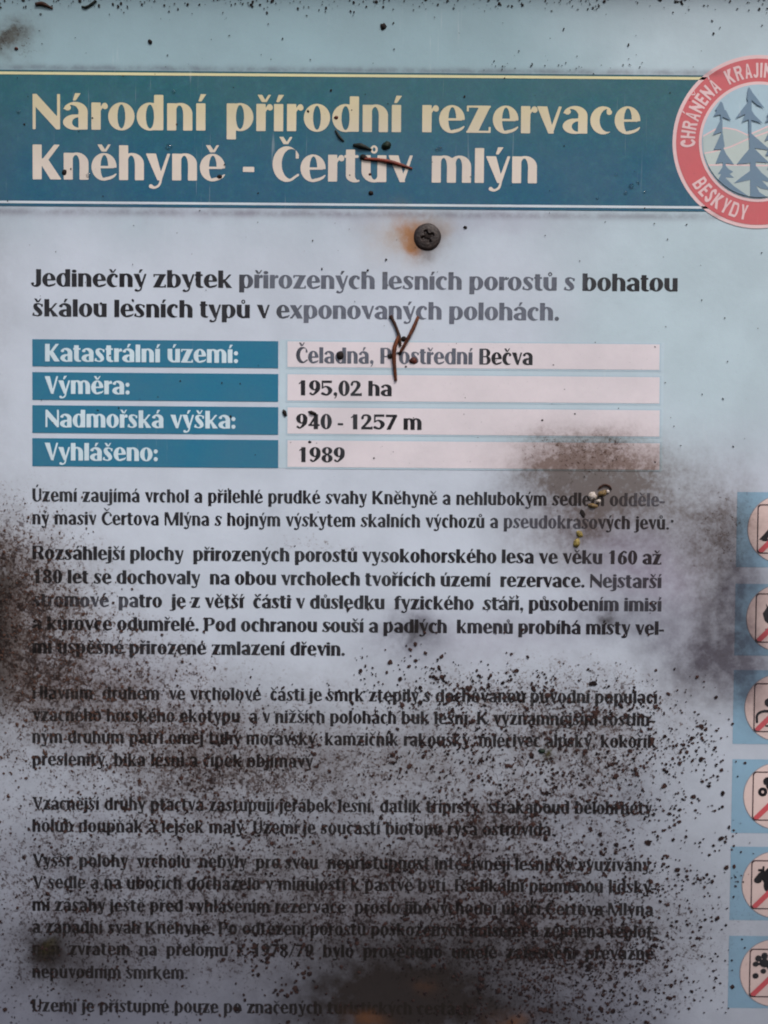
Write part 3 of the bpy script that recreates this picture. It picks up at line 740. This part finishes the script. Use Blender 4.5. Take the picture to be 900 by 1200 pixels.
# ------------------------------------------------------------------ lead paragraph and table
text_line('lead_text', 'Jedinečný zbytek přirozených lesních porostů s bohatou', 38, 794, 336.3, 20.2, SEMI, M['ink'], board, L1, xs=.80)
text_line('lead_text', 'škálou lesních typů v exponovaných polohách.', 38, 655, 371.3, 20.2, SEMI, M['ink'], board, L1, xs=.80)
tb = board
quad_px('table_ground', 327.5, 398, 776, 552, M['tablebg'], tb, L1)
rows = ((397.5, 430, 'Katastrální území:', 53, 279, 423.8, 'Čeladná, Prostřední Bečva', 347, 624),
        (436, 469.3, 'Výměra:', 52.5, 152, 461.5, '195,02 ha', 348, 459),
        (474.8, 508, 'Nadmořská výška:', 53.5, 276, 500.8, '940 - 1257 m', 347, 494),
        (513.4, 547, 'Vyhlášeno:', 52.5, 185, 539.5, '1989', 348.5, 404))
for (ya, yb2, lab, lx0, lx1, bl, val, vx0, vx1) in rows:
    c1 = quad_px('label_cell', 38, ya, 326, yb2 + 1.5, M['cell'], tb, L2)
    text_line('lettering', lab, lx0, lx1, bl, 20.5, SEMI, M['celltext'], c1, L3)
    quad_px('value_border', 335, ya + 1.2, 774.5, yb2 + 5.6, M['tableline'], tb, L2)
    c2 = quad_px('value_cell', 337, ya + 2.6, 772.5, yb2 + 3.6, M['value'], tb, L3)
    text_line('lettering', val, vx0, vx1, bl + 2.0, 18.6 if not val[0].isdigit() else 17.6, SEMI, M['ink'], c2, L4)

# ------------------------------------------------------------------ body text
def para(name, lines, st, cap, xs):
    p = bpy.data.objects.new(name, None); COL.objects.link(p); p.parent = board
    for (txt, x1, yb) in lines: text_line('text_line', txt, 38, x1, yb, cap, st, M['ink'], p, L1, xs=xs)
para('paragraph', [('Území zaujímá vrchol a přilehlé prudké svahy Kněhyně a nehlubokým sedlem odděle-', 779, 588.3),
                   ('ný masiv Čertova Mlýna s hojným výskytem skalních výchozů a pseudokrasových jevů.', 784, 615.2)], BODY, 15.6, .87)
para('bold_paragraph', [('Rozsáhlejší plochy  přirozených porostů vysokohorského lesa ve věku 160 až', 775, 656.3),
                        ('180 let se dochovaly  na obou vrcholech tvořících území  rezervace. Nejstarší', 775, 684),
                        ('stromové  patro  je z větší  části v důsledku  fyzického  stáří, působením imisí', 775, 711.3),
                        ('a kůrovce odumřelé. Pod ochranou souší a padlých  kmenů probíhá místy vel-', 778, 738.8),
                        ('mi úspěšné přirozené zmlazení dřevin.', 404, 766)], BODYB, 16.2, .84)
para('paragraph', [('Hlavním  druhem  ve vrcholové  části je smrk ztepilý s dochovanou původní populací', 770, 819.5),
                   ('vzácného horského ekotypu  a v nižších polohách buk lesní. K významnějším rostlin-', 768, 845.5),
                   ('ným druhům patří oměj tuhý moravský, kamzičník rakouský, mléčivec alpský, kokořík', 769, 871.2),
                   ('přeslenitý, bika lesní a čípek objímavý.', 371, 897.2)], BODY, 15.4, .87)
para('paragraph', [('Vzácnější druhy ptactva zastupují jeřábek lesní, datlík tříprstý, strakapoud bělohřbetý,', 768, 949.3),
                   ('holub doupňák a lejsek malý. Území je součástí biotopu rysa ostrovida.', 650, 975.2)], BODY, 15.3, .85)
para('paragraph', [('Vyšší  polohy  vrcholů  nebyly  pro svou  nepřístupnost intezivněji lesnicky využívány.', 766, 1016),
                   ('V sedle a na úbočích docházelo v minulosti k pastvě bytí. Radikální proměnou lidský-', 769, 1041.5),
                   ('mi zásahy ještě před vyhlášením rezervace  prošlo jihovýchodní úbočí Čertova Mlýna', 765, 1068),
                   ('a západní svah Kněhyně. Po odtěžení porostů poškozených imisemi a zejména teplot-', 771, 1093.8),
                   ('ním  zvratem  na  přelomu  r. 1978/79  bylo  provedeno  umělé  zalesnění  převážně', 766, 1119.4),
                   ('nepůvodním smrkem.', 220, 1146)], BODY, 15.3, .86)
para('paragraph', [('Území je přístupné pouze po značených turistických cestách.', 557, 1185.8)], BODY, 15.3, .86)

# ------------------------------------------------------------------ prohibition pictograms down the right side
pic = [(864, 576.5, 664.5, 888.3, 591.5, 648, 876.5), (862, 684, 768, 886.2, 695.8, 752.3, 875), (860, 785, 871.7, 884.3, 801, 857, 873),
       (858.3, 889.6, 976, 882.7, 904.5, 960.7, 871.6), (856.4, 992, 1078, 881, 1008.3, 1064.4, 869.7), (854.4, 1096.5, 1181, 879, 1112, 1167.5, 867.3)]
def figure(i):
    # coordinates 0..1 within the square outline, y down
    if i == 0: return lambda f: U(f.poly([(.03, .72), (.16, .74), (.42, .46), (.62, .30), (.66, .18), (.58, .12), (.40, .30)]), f.rect(.10, .70, .9, .75), f.poly([(.5, .3), (.62, .25), (.95, .72), (.82, .72)]))
    if i == 1: return lambda f: U(f.poly([(.19, .18), (.27, .30), (.42, .10), (.55, .34), (.70, .2), (.74, .5), (.60, .68), (.34, .68), (.18, .55), (.14, .40), (.22, .28)]), f.rect(.2, .72, .8, .8))
    if i == 2: return lambda f: U(f.stroke([(.06, .80, .025), (.06, .66, .025), (.14, .59, .028), (.26, .57, .028), (.42, .60, .028)]), cut(f.ell(.30, .39, .09, .09), f.ell(.34, .39, .035, .035)), f.stroke([(.40, .3, .04), (.7, .55, .05), (.85, .8, .03)]), f.rect(.24, .86, .5, .90))
    if i == 3: return lambda f: U(f.ell(.30, .19, .095, .09), cut(f.ell(.20, .41, .095, .095), f.ell(.20, .41, .03, .03)), f.ell(.40, .36, .08, .05), f.ell(.5, .2, .09, .09), f.ell(.6, .42, .09, .09), f.stroke([(.3, .3, .03), (.45, .55, .03), (.5, .9, .03)]))
    if i == 4: return lambda f: U(f.stroke([(.10, .40, .05), (.24, .30, .09), (.34, .40, .10)]), f.ell(.13, .41, .08, .06), f.rect(.13, .17, .24, .22), f.rect(.22, .11, .26, .22), f.ell(.42, .28, .16, .16), f.ell(.33, .50, .08, .14), f.ell(.6, .4, .15, .14), f.stroke([(.5, .2, .03), (.7, .06, .02)]))
    return lambda f: U(f.ell(.30, .14, .07, .075), f.ell(.17, .19, .065, .065), f.ell(.12, .31, .065, .055), f.ell(.30, .29, .10, .09), f.ell(.46, .19, .08, .08), f.ell(.44, .36, .09, .08), f.ell(.28, .46, .06, .055), f.stroke([(.17, .2, .03), (.3, .3, .04)]), f.stroke([(.12, .31, .02), (.3, .3, .03)]), f.ell(.12, .56, .065, .06), f.stroke([(.3, .3, .04), (.55, .5, .04), (.62, .9, .03)]))
plabs = ['top pale pictogram with black slanting figure', 'pictogram with black flame', 'pictogram with curved black hook', 'pictogram with black flower heads', 'pictogram with black winged figure', 'lowest pictogram with black berry cluster']
for i, (sx_, st_, sb, fx, ft, fb, cl_) in enumerate(pic):
    (a, b), (c, d) = P(sx_, st_), P(sx_, sb); side = (d - b) * 1.16
    pg = quad_uv('pictogram', a, b, a + side, d, M['pict'], board, L1); pg['label'] = plabs[i]
    (fa, fb0), (_, fb1) = P(fx, ft), P(fx, fb); fs = fb1 - fb0; ccx, ccy = fa + fs * .5, (fb0 + fb1) / 2; cr = ccx - P(cl_, (ft + fb) / 2)[0]
    def dn(r, name, m_, lift):
        V = [W(ccx + r * math.cos(2 * math.pi * k / 72), ccy - r * math.sin(2 * math.pi * k / 72), lift) for k in range(72)]
        return link_mesh(name, V, [tuple(range(72))], m_, pg)
    dn(cr + .9, 'disc_edge', M['discedge'], L2); dn(cr, 'disc', M['disc'], L3)
    rr = fs * .06
    def rr_f(f, e): return f.rect(rr - e, -e, 1 * fs - rr + e, fs + e)
    def rounded(f, e):
        q = .07 * fs; X = np.abs(f.X - fs / 2) - (fs / 2 + e - q); Y = np.abs(f.Y - fs / 2) - (fs / 2 + e - q)
        return np.hypot(np.maximum(X, 0), np.maximum(Y, 0)) + np.minimum(np.maximum(X, Y), 0) - q
    flat('outline', shape(lambda f: cut(rounded(f, .7), rounded(f, -.7)), (-2, -2, fs + 2, fs + 2), 150), M['pline'], pg, L4, lambda p, q: (fa + p, fb0 + q))
    fg = figure(i)
    flat('figure', shape(fg, (0, 0, 1, 1), 90), M['ink'], pg, L5, lambda p, q: (fa + p * fs, fb0 + q * fs))
    flat('slash', shape(lambda f: clip(f.poly([(.02, .93), (.93, .02), (.98, .07), (.99, .12), (.12, .98), (.04, .99)]), f.rect(.02, .02, .98, .98)), (0, 0, 1, 1), 60), M['slash'], pg, L6, lambda p, q: (fa + p * fs, fb0 + q * fs))

# ------------------------------------------------------------------ rusty cross-head screw
su, sv_ = P(500.8, 277.8); SR = 15.8
scr = bpy.data.objects.new('screw', None); COL.objects.link(scr); scr.location = W(su, sv_); scr.parent = board
scr['label'] = 'rusty brown cross-head screw below the banner'
M['rust'] = simple('rusty_steel', (46, 31, 26), .5, rgb2=(26, 18, 17), size=4, bump=.7, spec=.5)
M['gunk'] = simple('screw_recess_grime', (20, 15, 15), .8, rgb2=(34, 22, 18), size=2)
NR, NA = 34, 72; V, F = [(0, 0, 0)], []
def sh_(r, a):
    q = r / SR; h = 2.9 * math.sqrt(max(0, 1 - (q * .985) ** 2.6)) + .3
    x, y = r * math.cos(a - .35), r * math.sin(a - .35)
    slot = max(0, 1 - max(abs(y) / 1.9 - .35, 0)) * (1 if abs(x) < 8.2 else 0); slot2 = max(0, 1 - max(abs(x) / 1.9 - .35, 0)) * (1 if abs(y) < 8.2 else 0)
    g_ = max(slot * min(1, (8.6 - abs(x)) / 2 if abs(x) < 8.6 else 0), slot2 * min(1, (8.6 - abs(y)) / 2 if abs(y) < 8.6 else 0), 1 - r / 4.6 if r < 4.6 else 0)
    h -= 2.3 * min(1, g_ * 1.3)
    if q > .84: h -= .5 * (q - .84) / .16
    h += .28 * mnoise.noise(Vector((x * .35, y * .35, 3)))
    return h
V[0] = (0, -sh_(0, 0) * S, 0)
for i in range(1, NR + 1):
    for k in range(NA):
        r = SR * i / NR; a = 2 * math.pi * k / NA
        rr2 = r * (1 + (.012 * math.sin(5 * a + 1) if i == NR else 0)); V.append((rr2 * math.cos(a) * S, -sh_(r, a) * S, rr2 * math.sin(a) * S))
for k in range(NA): F.append((0, 1 + k, 1 + (k + 1) % NA))
for i in range(NR - 1):
    for k in range(NA):
        a, b = 1 + i * NA + k, 1 + i * NA + (k + 1) % NA; F.append((a, a + NA, b + NA, b))
o0 = len(V)
for k in range(NA):
    a = 2 * math.pi * k / NA; V.append((SR * math.cos(a) * S, .0005, SR * math.sin(a) * S))
for k in range(NA):
    a, b = 1 + (NR - 1) * NA + k, 1 + (NR - 1) * NA + (k + 1) % NA; F.append((a, o0 + k, o0 + (k + 1) % NA, b))
link_mesh('screw_head', V, F, M['rust'], scr, True)
def blobmesh(c, r, h, seed, n=9, squash=1.0, rot=0.0, y0=0.0):
    """irregular low crumb in board units"""
    V, F = [], []; rings = 3
    for i in range(rings):
        q = 1 - i / rings
        for k in range(n):
            a = 2 * math.pi * k / n; rr_ = r * q ** .7 * (1 + .45 * mnoise.noise(Vector((math.cos(a) * 1.3 + seed * 3.1, math.sin(a) * 1.3, i * .6 + seed))))
            x, y = rr_ * math.cos(a), rr_ * math.sin(a) * squash
            V.append((c[0] + x * math.cos(rot) - y * math.sin(rot), c[1] + x * math.sin(rot) + y * math.cos(rot), y0 + h * (i / rings) ** .6 * (1 + .3 * mnoise.noise(Vector((x, y, seed))))))
    V.append((c[0], c[1], y0 + h))
    for i in range(rings - 1):
        for k in range(n): a, b = i * n + k, i * n + (k + 1) % n; F.append((a, b, b + n, a + n))
    for k in range(n): F.append(((rings - 1) * n + k, (rings - 1) * n + (k + 1) % n, rings * n))
    return V, F
def put_local(name, parts, mat, anchor, parent=None, smooth=True):
    """parts: list of (verts in board units with height, faces); object's origin at anchor"""
    V, F = [], []; ax, ay, az = W(*anchor)
    for v, f in parts:
        o = len(V)
        for (x, y, h) in v: p = W(x, y, h * S); V.append((p[0] - ax, p[1] - ay, p[2] - az))
        F += [tuple(i + o for i in reversed(t)) for t in f]
    ob = link_mesh(name, V, F, mat, parent, smooth); ob.location = (ax, ay, az) if parent is None else (0, 0, 0)
    return ob
v_, f_ = blobmesh((0, 0), 4.0, 1.2, 4.2, 12, .8)
gk = link_mesh('recess_grime', [(x * S, -(.9 + h) * S, -y * S) for x, y, h in v_], [tuple(reversed(t)) for t in f_], M['gunk'], scr, True)

# ------------------------------------------------------------------ needles stuck on the board
M['needle'] = simple('dry_needle_brown', (112, 60, 34), .55, rgb2=(58, 30, 22), size=7, bump=.5)
M['needle2'] = simple('dark_needle_brown', (74, 44, 30), .6, rgb2=(30, 20, 18), size=6, bump=.5)
M['needlegreen'] = simple('rotting_needle_green', (34, 40, 34), .6, rgb2=(16, 24, 24), size=6)
M['redneedle'] = simple('reddish_needle_brown', (140, 62, 44), .5, rgb2=(80, 38, 32), size=9)
def needle(label, pts, mat, group=None, lift=.8, cat='needle'):
    q = [P(x, y) + (r * 1.15, hh) for (x, y, r, hh) in pts]; pp = [q[0]] + q + [q[-1]]; path = []
    for i in range(1, len(pp) - 2):
        for k in range(6):
            t = k / 6; a, b, c, d = (np.array(pp[i + j], float) for j in (-1, 0, 1, 2))
            path.append(.5 * (2 * b + (c - a) * t + (2 * a - 5 * b + 4 * c - d) * t * t + (3 * b - a - 3 * c + d) * t ** 3))
    path.append(np.array(q[-1], float)); n = 8; V, F = [], []
    for i, p in enumerate(path):
        d = path[min(i + 1, len(path) - 1)] - path[max(i - 1, 0)]; L = math.hypot(d[0], d[1]) + 1e-9; nx, ny = -d[1] / L, d[0] / L
        r = p[2] * (1 + .15 * mnoise.noise(Vector((i * .6, q[0][0], 0))))
        for k in range(n):
            a = 2 * math.pi * k / n; V.append((p[0] + nx * r * math.cos(a), p[1] + ny * r * math.cos(a), p[3] + r * .8 + r * .8 * math.sin(a)))
    for i in range(len(path) - 1):
        for k in range(n): a, b = i * n + k, i * n + (k + 1) % n; F.append((a, b, b + n, a + n))
    F.append(tuple(range(n))[::-1]); F.append(tuple((len(path) - 1) * n + k for k in range(n)))
    m = len(path) // 2
    o = put_local('conifer_needle', [(V, F)], mat, (path[m][0], path[m][1]))
    return tag(o, label, cat, group)
def z9(x, y): return (430 + x / 9, 350 + y / 9)
G1 = 'dry conifer needles stuck to the board'
needle('left arm of the forked dry needles, dark tip pointing up to the lead text', [z9(248, 180) + (1.9, .3), z9(300, 285) + (1.5, .5), z9(338, 395) + (1.7, .8), z9(352, 500) + (1.3, .4)], M['needle2'], G1)
needle('right arm of the forked dry needles, long brown needle leaning right', [z9(540, 190) + (1.5, .8), z9(500, 290) + (1.9, 1.4), z9(440, 410) + (1.8, 2.6), z9(352, 570) + (1.5, 1.6)], M['needle'], G1)
needle('lowest of the forked dry needles, hanging over the white table cells', [z9(332, 400) + (1.5, 3.2), z9(292, 520) + (2.2, 2.6), z9(286, 640) + (2.0, 2.0), z9(304, 868) + (1.6, .6)], M['needle'], G1)
def zb(x, y): return (400 + x / 5.625, 140 + y / 5.625)
needle('reddish dry needle lying across the last letters of the lower title line', [zb(150, 262) + (1.6, .4), zb(250, 270) + (1.7, .9), zb(350, 290) + (1.9, .9), zb(468, 326) + (1.0, .4)], M['redneedle'], G1)
needle('short dark rotten needle above the reddish one on the banner', [zb(78, 170) + (1.2, .3), zb(130, 178) + (2.5, .4), zb(200, 202) + (.9, .3)], M['needlegreen'], G1)
needle('tiny dark needle on the banner near the word ending in dni', [(393, 153, .9, .3), (398, 161, 1.4, .3), (403, 166, .8, .3)], M['needlegreen'], G1)
needle('small dark curved scrap at the left end of the top edge', [(42, 5.5, 1.6, .3), (50, 5, 1.9, .3), (57, 8, 1.4, .3), (62, 10.5, .7, .3)], M['needle2'], G1)
needle('small curved scrap beside the top edge above the banner', [(96, 8, .9, .3), (101, 9, 1.2, .3), (108, 5, 1.2, .3), (113, 1, 1.3, .3)], M['needlegreen'], G1)

# dark crumbs: each its own thing
M['crumb'] = simple('dark_dirt_crumb', (38, 30, 28), .8, rgb2=(20, 16, 16), size=3)
M['crumbred'] = simple('red_brown_crumb', (104, 48, 38), .6, rgb2=(38, 24, 22), size=3)
M['crumbgreen'] = simple('dark_green_scrap', (28, 46, 32), .6, rgb2=(18, 22, 20), size=4)
M['pale'] = simple('pale_dried_resin', (214, 206, 204), .5, rgb2=(150, 134, 110), size=3, bump=.6)
M['tan'] = simple('tan_dried_resin', (150, 124, 82), .5, rgb2=(70, 58, 44), size=3, bump=.6)
M['yellow'] = simple('yellow_grub_skin', (168, 150, 82), .5, rgb2=(96, 82, 50), size=4, bump=.6)
def crumb(label, px, py, r, mat='crumb', sq=.8, rot=0., h=None, name='dirt_crumb', cat='dirt crumb', lift=.5):
    a = P(px, py); v, f = blobmesh(a, r, h or r * .7, px * .13 + py * .07, 10, sq, rot, lift)
    o = put_local(name, [(v, f)], M[mat], a); return tag(o, label, cat, 'dirt crumbs stuck to the board')
crumb('black crumb left of the forked needles, on the letter P', 430 + 243 / 9, 350 + 607 / 9, 3.8)
crumb('black crumb between the two lower forked needles', 430 + 345 / 9, 350 + 580 / 9, 2.8)
crumb('black crumb wedged in the crotch of the forked needles', 430 + 392 / 9, 350 + 425 / 9, 3.6)
crumb('red brown crumb right of the forked needles on the first table value', 430 + 486 / 9, 350 + 655 / 9, 4.6, 'crumbred', .9)
crumb('tiny black dot below the red brown crumb', 430 + 410 / 9, 350 + 718 / 9, 1.5)
crumb('round dark clot at the left end of the reddish needle', 400 + 145 / 5.625, 140 + 252 / 5.625, 4.9, h=3.5)
crumb('dark green leaf scrap above the ring accent in the title', 400 + 298 / 5.625, 140 + 172 / 5.625, 6.4, 'crumbgreen', .75, -.5)
crumb('black dot on the banner under the letter with ring accent', 400 + 195 / 5.625, 140 + 486 / 5.625, 3.2)
crumb('small red brown dot inside the last word of the name', 400 + 190 / 5.625, 140 + 362 / 5.625, 2.0, 'crumbred')
crumb('black blot covering a letter of the first table value', 399, 417, 4.9, sq=1.1)
crumb('black scrap at the upper left corner of the third value cell', 333.5, 484, 4.2, sq=.6, rot=1.2)
crumb('dark elongated scrap across the top of the digits in the third value', 366, 484, 5.2, sq=.5, rot=.3)
crumb('black dot above the year in the last table value', 363, 518, 2.0)
crumb('dark blot in the foot of the letter K of the title', 75.5, 202, 3.0, sq=1.2)
crumb('black dot low on the last letter before the title dash', 257.5, 207, 3.0)
crumb('red brown crumb on the tip of the printed title letter d', 394, 138, 2.6, 'crumbred')
crumb('black dot on the top edge left of middle', 449, 31, 3.8, sq=1.1)
crumb('black dot on the upper strip left of the centre', 176, 49, 3.2, sq=.7, rot=.8)
crumb('dark crumb below the sooty patch of the upper left corner', 19.5, 57, 2.4, 'crumbred')
crumb('black dot on the pale strip right of the screw', 400 + 818 / 5.625, 140 + 712 / 5.625, 2.2)
crumb('dark olive clot in the third paragraph near the right', 635, 880, 4.0, 'crumbgreen')
crumb('pale round dried drop beside the brown mould stain', 640 + 490 / 9, 550 + 283 / 9, 5.2, 'pale', .95, h=3.6, name='resin_drop', cat='resin drop')
crumb('tan lump right of the pale dried drop', 640 + 592 / 9, 550 + 250 / 9, 5.6, 'tan', .7, -.2, name='resin_drop', cat='resin drop')
crumb('small pinkish bead under the pale dried drop', 640 + 550 / 9, 550 + 335 / 9, 3.0, 'pale', .8, name='resin_drop', cat='resin drop')
crumb('olive crumb under the pale dried drop', 640 + 490 / 9, 550 + 385 / 9, 6.0, 'tan', .45, .1, name='resin_drop', cat='resin drop', lift=.2)
crumb('tiny white highlight bead at the right end of the tan lump', 640 + 650 / 9, 550 + 235 / 9, 1.8, 'pale', 1.2, name='resin_drop', cat='resin drop', lift=1.5)
crumb('upper yellow bead hanging below the pale dried drop', 640 + 352 / 9, 550 + 680 / 9, 4.6, 'yellow', .9, 1.2, name='resin_drop', cat='resin drop')
crumb('lower yellow bead above the third bold word line', 640 + 322 / 9, 550 + 780 / 9, 5.4, 'yellow', .8, 1.9, name='resin_drop', cat='resin drop')
crumb('dark smudge between pale drop and yellow beads', 640 + 385 / 9, 550 + 470 / 9, 5.2, 'crumb', .55, 1.2, h=.7)
needle('thin dark hoop curled over the tan lump in the brown stain', [(701, 573, .9, .3), (704, 570, 1.1, .6), (709, 568, 1.1, .6), (714, 570, 1.1, .5), (716, 574, .9, .3)], M['needle2'])

# ------------------------------------------------------------------ mildew specks (uncountable) from a density over the board
def dens_map(px, py):
    G = [(15, 700, 75, 95, 1.3), (60, 790, 110, 60, .8), (30, 860, 60, 60, .45), (170, 850, 120, 45, .65), (240, 905, 90, 50, 1.0), (300, 980, 120, 30, .55), (420, 900, 120, 40, .45),
         (130, 950, 150, 60, .28), (60, 1060, 90, 120, .40), (430, 1010, 180, 40, .5), (560, 975, 80, 40, .5), (480, 800, 60, 40, .40), (600, 805, 110, 24, .75), (690, 850, 90, 40, .85), (540, 860, 70, 50, .65),
         (740, 900, 60, 60, .75), (640, 930, 110, 40, .6), (700, 1010, 110, 40, .62), (500, 1070, 240, 34, .5), (680, 1080, 120, 50, .6), (640, 1160, 90, 50, 1.3), (740, 1150, 60, 60, .8), (330, 1130, 70, 34, .4), (800, 950, 50, 90, .32), (820, 1080, 40, 100, .2),
         (200, 1090, 160, 40, .25), (120, 1180, 130, 30, .22), (300, 1195, 160, 16, .2), (560, 1110, 90, 30, .6), (690, 530, 60, 20, .2), (350, 640, 40, 10, .05), (810, 860, 40, 30, .3)]
    D = np.zeros_like(px)
    for gx, gy, rx, ry, a in G: D += a * np.exp(-((px - gx) / rx) ** 2 - ((py - gy) / ry) ** 2)
    return D
NC = 110000
cx_ = rng.uniform(-60, 900, NC); cy_ = rng.uniform(580, 1260, NC); D = dens_map(cx_, cy_)
specks = []
for x, y, d in zip(cx_, cy_, D):
    if d < .03: continue
    c1 = mnoise.fractal(Vector((x / 34, y / 26, 1.7)), 1.0, 2.1, 3); c2 = mnoise.noise(Vector((x / 9, y / 9, 5.2)))
    p = d * max(0, .55 + .75 * c1 + .25 * c2) * .42
    if rng.random() < p: specks.append((x, y, c1))
tv = np.array(TEXT_VERTS); sel = rng.random(len(tv)); Dt = dens_map(tv[:, 0], tv[:, 1])
tsp = [(a + rng.normal(0, 1.0), b + rng.normal(0, 1.0)) for (a, b), q, d in zip(tv, sel, Dt) if q < .045 + .13 * min(d, 1.2) and b > 690]
def speck_mesh(items, seed):
    r_ = np.random.default_rng(seed); V, F = [], []
    for (u, v, r, el, an) in items:
        n = 9 if r > 1.1 else 7; o = len(V); ca, sa = math.cos(an), math.sin(an); hh = min(.5, r * .22)
        for k in range(n):
            a = 2 * math.pi * k / n; q = r * (1 + r_.uniform(-.24, .24)); x, y = q * math.cos(a) * el, q * math.sin(a) / el
            V.append(W(u + x * ca - y * sa, v + x * sa + y * ca, (.9 + .05 * (len(V) % 5)) * S * 1.0))
        V.append(W(u, v, (1.0 + hh) * S))
        for k in range(n): F.append((o + (k + 1) % n, o + k, o + n))
    return V, F
items = []
for (x, y, c1) in specks:
    u_, v_2 = P(x, y)
    big = 1.0 + (.5 if (260 < x < 430 and 1100 < y < 1170) else 0) + (.15 if x > 450 else -.1)
    r = min(3.0, rng.lognormal(math.log(.92), .42)) * big
    if x < 130 and y < 880: r *= .82
    items.append((u_, v_2, r, rng.uniform(.85, 1.25), rng.uniform(0, 3.14)))
for (a, b) in tsp: items.append((a, b, rng.lognormal(math.log(1.0), .35), rng.uniform(.8, 1.5), rng.uniform(0, 3.14)))
print('specks', len(items))
m, t, b = base_mat('mildew_speck'); vec = coords(t); uu, vvv = uv(t, vec)
n = nz(t, vec, 7, 2, .6, seed=1.9).ramp(.35, .65)
c = mix(t, n, lin((32, 25, 26)), lin((66, 48, 45)))
c = mix(t, (uu + (nz(t, vec, 60, 3) - .5) * 160).ramp(60, 330, .55, 0) * vvv.ramp(1000, 860), c, lin((92, 68, 58)))
c = mix(t, vvv.ramp(950, 1180, 0, .45), c, lin((24, 20, 24)))
t.links.new(c.o, b.inputs['Base Color']); b.inputs['Roughness'].default_value = .85; b.inputs['Specular IOR Level'].default_value = .15
V, F = speck_mesh(items, 3)
tag(link_mesh('mildew_specks', V, F, m), 'dense brown black mildew specks covering the lower half of the board', 'mildew', kind='stuff')
# scattered dirt dots over the clean upper part
it = []
for _ in range(420):
    x, y = rng.uniform(-20, 900), rng.uniform(-10, 620)
    if y > 80 and rng.random() < .5: continue
    if y < 80 and x > 450 and rng.random() < .1: pass
    u_, v_2 = P(x, y); it.append((u_, v_2, min(1.4, rng.lognormal(math.log(.66), .4)), rng.uniform(.9, 1.4), rng.uniform(0, 3)))
for _ in range(260):
    x, y = rng.uniform(-20, 900), abs(rng.normal(0, 8)) - 2
    u_, v_2 = P(x, y); it.append((u_, v_2, min(2.2, rng.lognormal(math.log(.8), .4)), rng.uniform(.9, 1.5), rng.uniform(0, 3)))
for _ in range(26):
    x, y = rng.uniform(560, 760), rng.normal(80, 4); u_, v_2 = P(x, y); it.append((u_, v_2, rng.uniform(.4, 1.0), 1.1, rng.uniform(0, 3)))
V, F = speck_mesh(it, 5)
tag(link_mesh('dirt_dots', V, F, M['crumb']), 'fine scattered black dirt dots over the banner and the clean upper sheet', 'dirt dots', kind='stuff')

# water drops left on the banner
wm, t, b = base_mat('water_drop'); b.inputs['Base Color'].default_value = (1, 1, 1, 1); b.inputs['Roughness'].default_value = .03; b.inputs['Transmission Weight'].default_value = 1; b.inputs['IOR'].default_value = 1.33
drops = [(740, 218, 3.2, 'largest of the water drops on the right part of the banner'), (748, 214, 2.0, 'small drop just upper right of the largest water drop on the banner'),
         (733, 226, 2.4, 'water drop just below left of the largest drop on the banner'), (722, 205, 1.8, 'lone tiny water drop above left of the drop cluster near the emblem'),
         (516, 174, 3.0, 'water drop between the two title lines above the last word'), (512, 176, 2.0, 'tiny water drop touching the drop above the last title word'),
         (104, 205, 3.0, 'water drop between the first two letters of the lower title line'), (198, 172, 4.0, 'wide water drop between the title lines above the letters hy'),
         (204, 107, 2.4, 'water drop near the top of the banner above the first title word'), (700, 232, 1.8, 'tiny water drop right above the lower white banner stripe'),
         (755, 225, 1.6, 'tiny water drop right of the cluster, nearest the emblem'), (22, 131, 2.4, 'water drop left of the first title letter')]
for i, (x, y, r, lab) in enumerate(drops):
    a = P(x, y); v, f = blobmesh(a, r, r * .42, i * 1.7, 12, .85, i * .9, 1.0)
    o = put_local('water_drop', [(v, f)], wm, a); tag(o, lab, 'water drop', 'water drops on the banner')
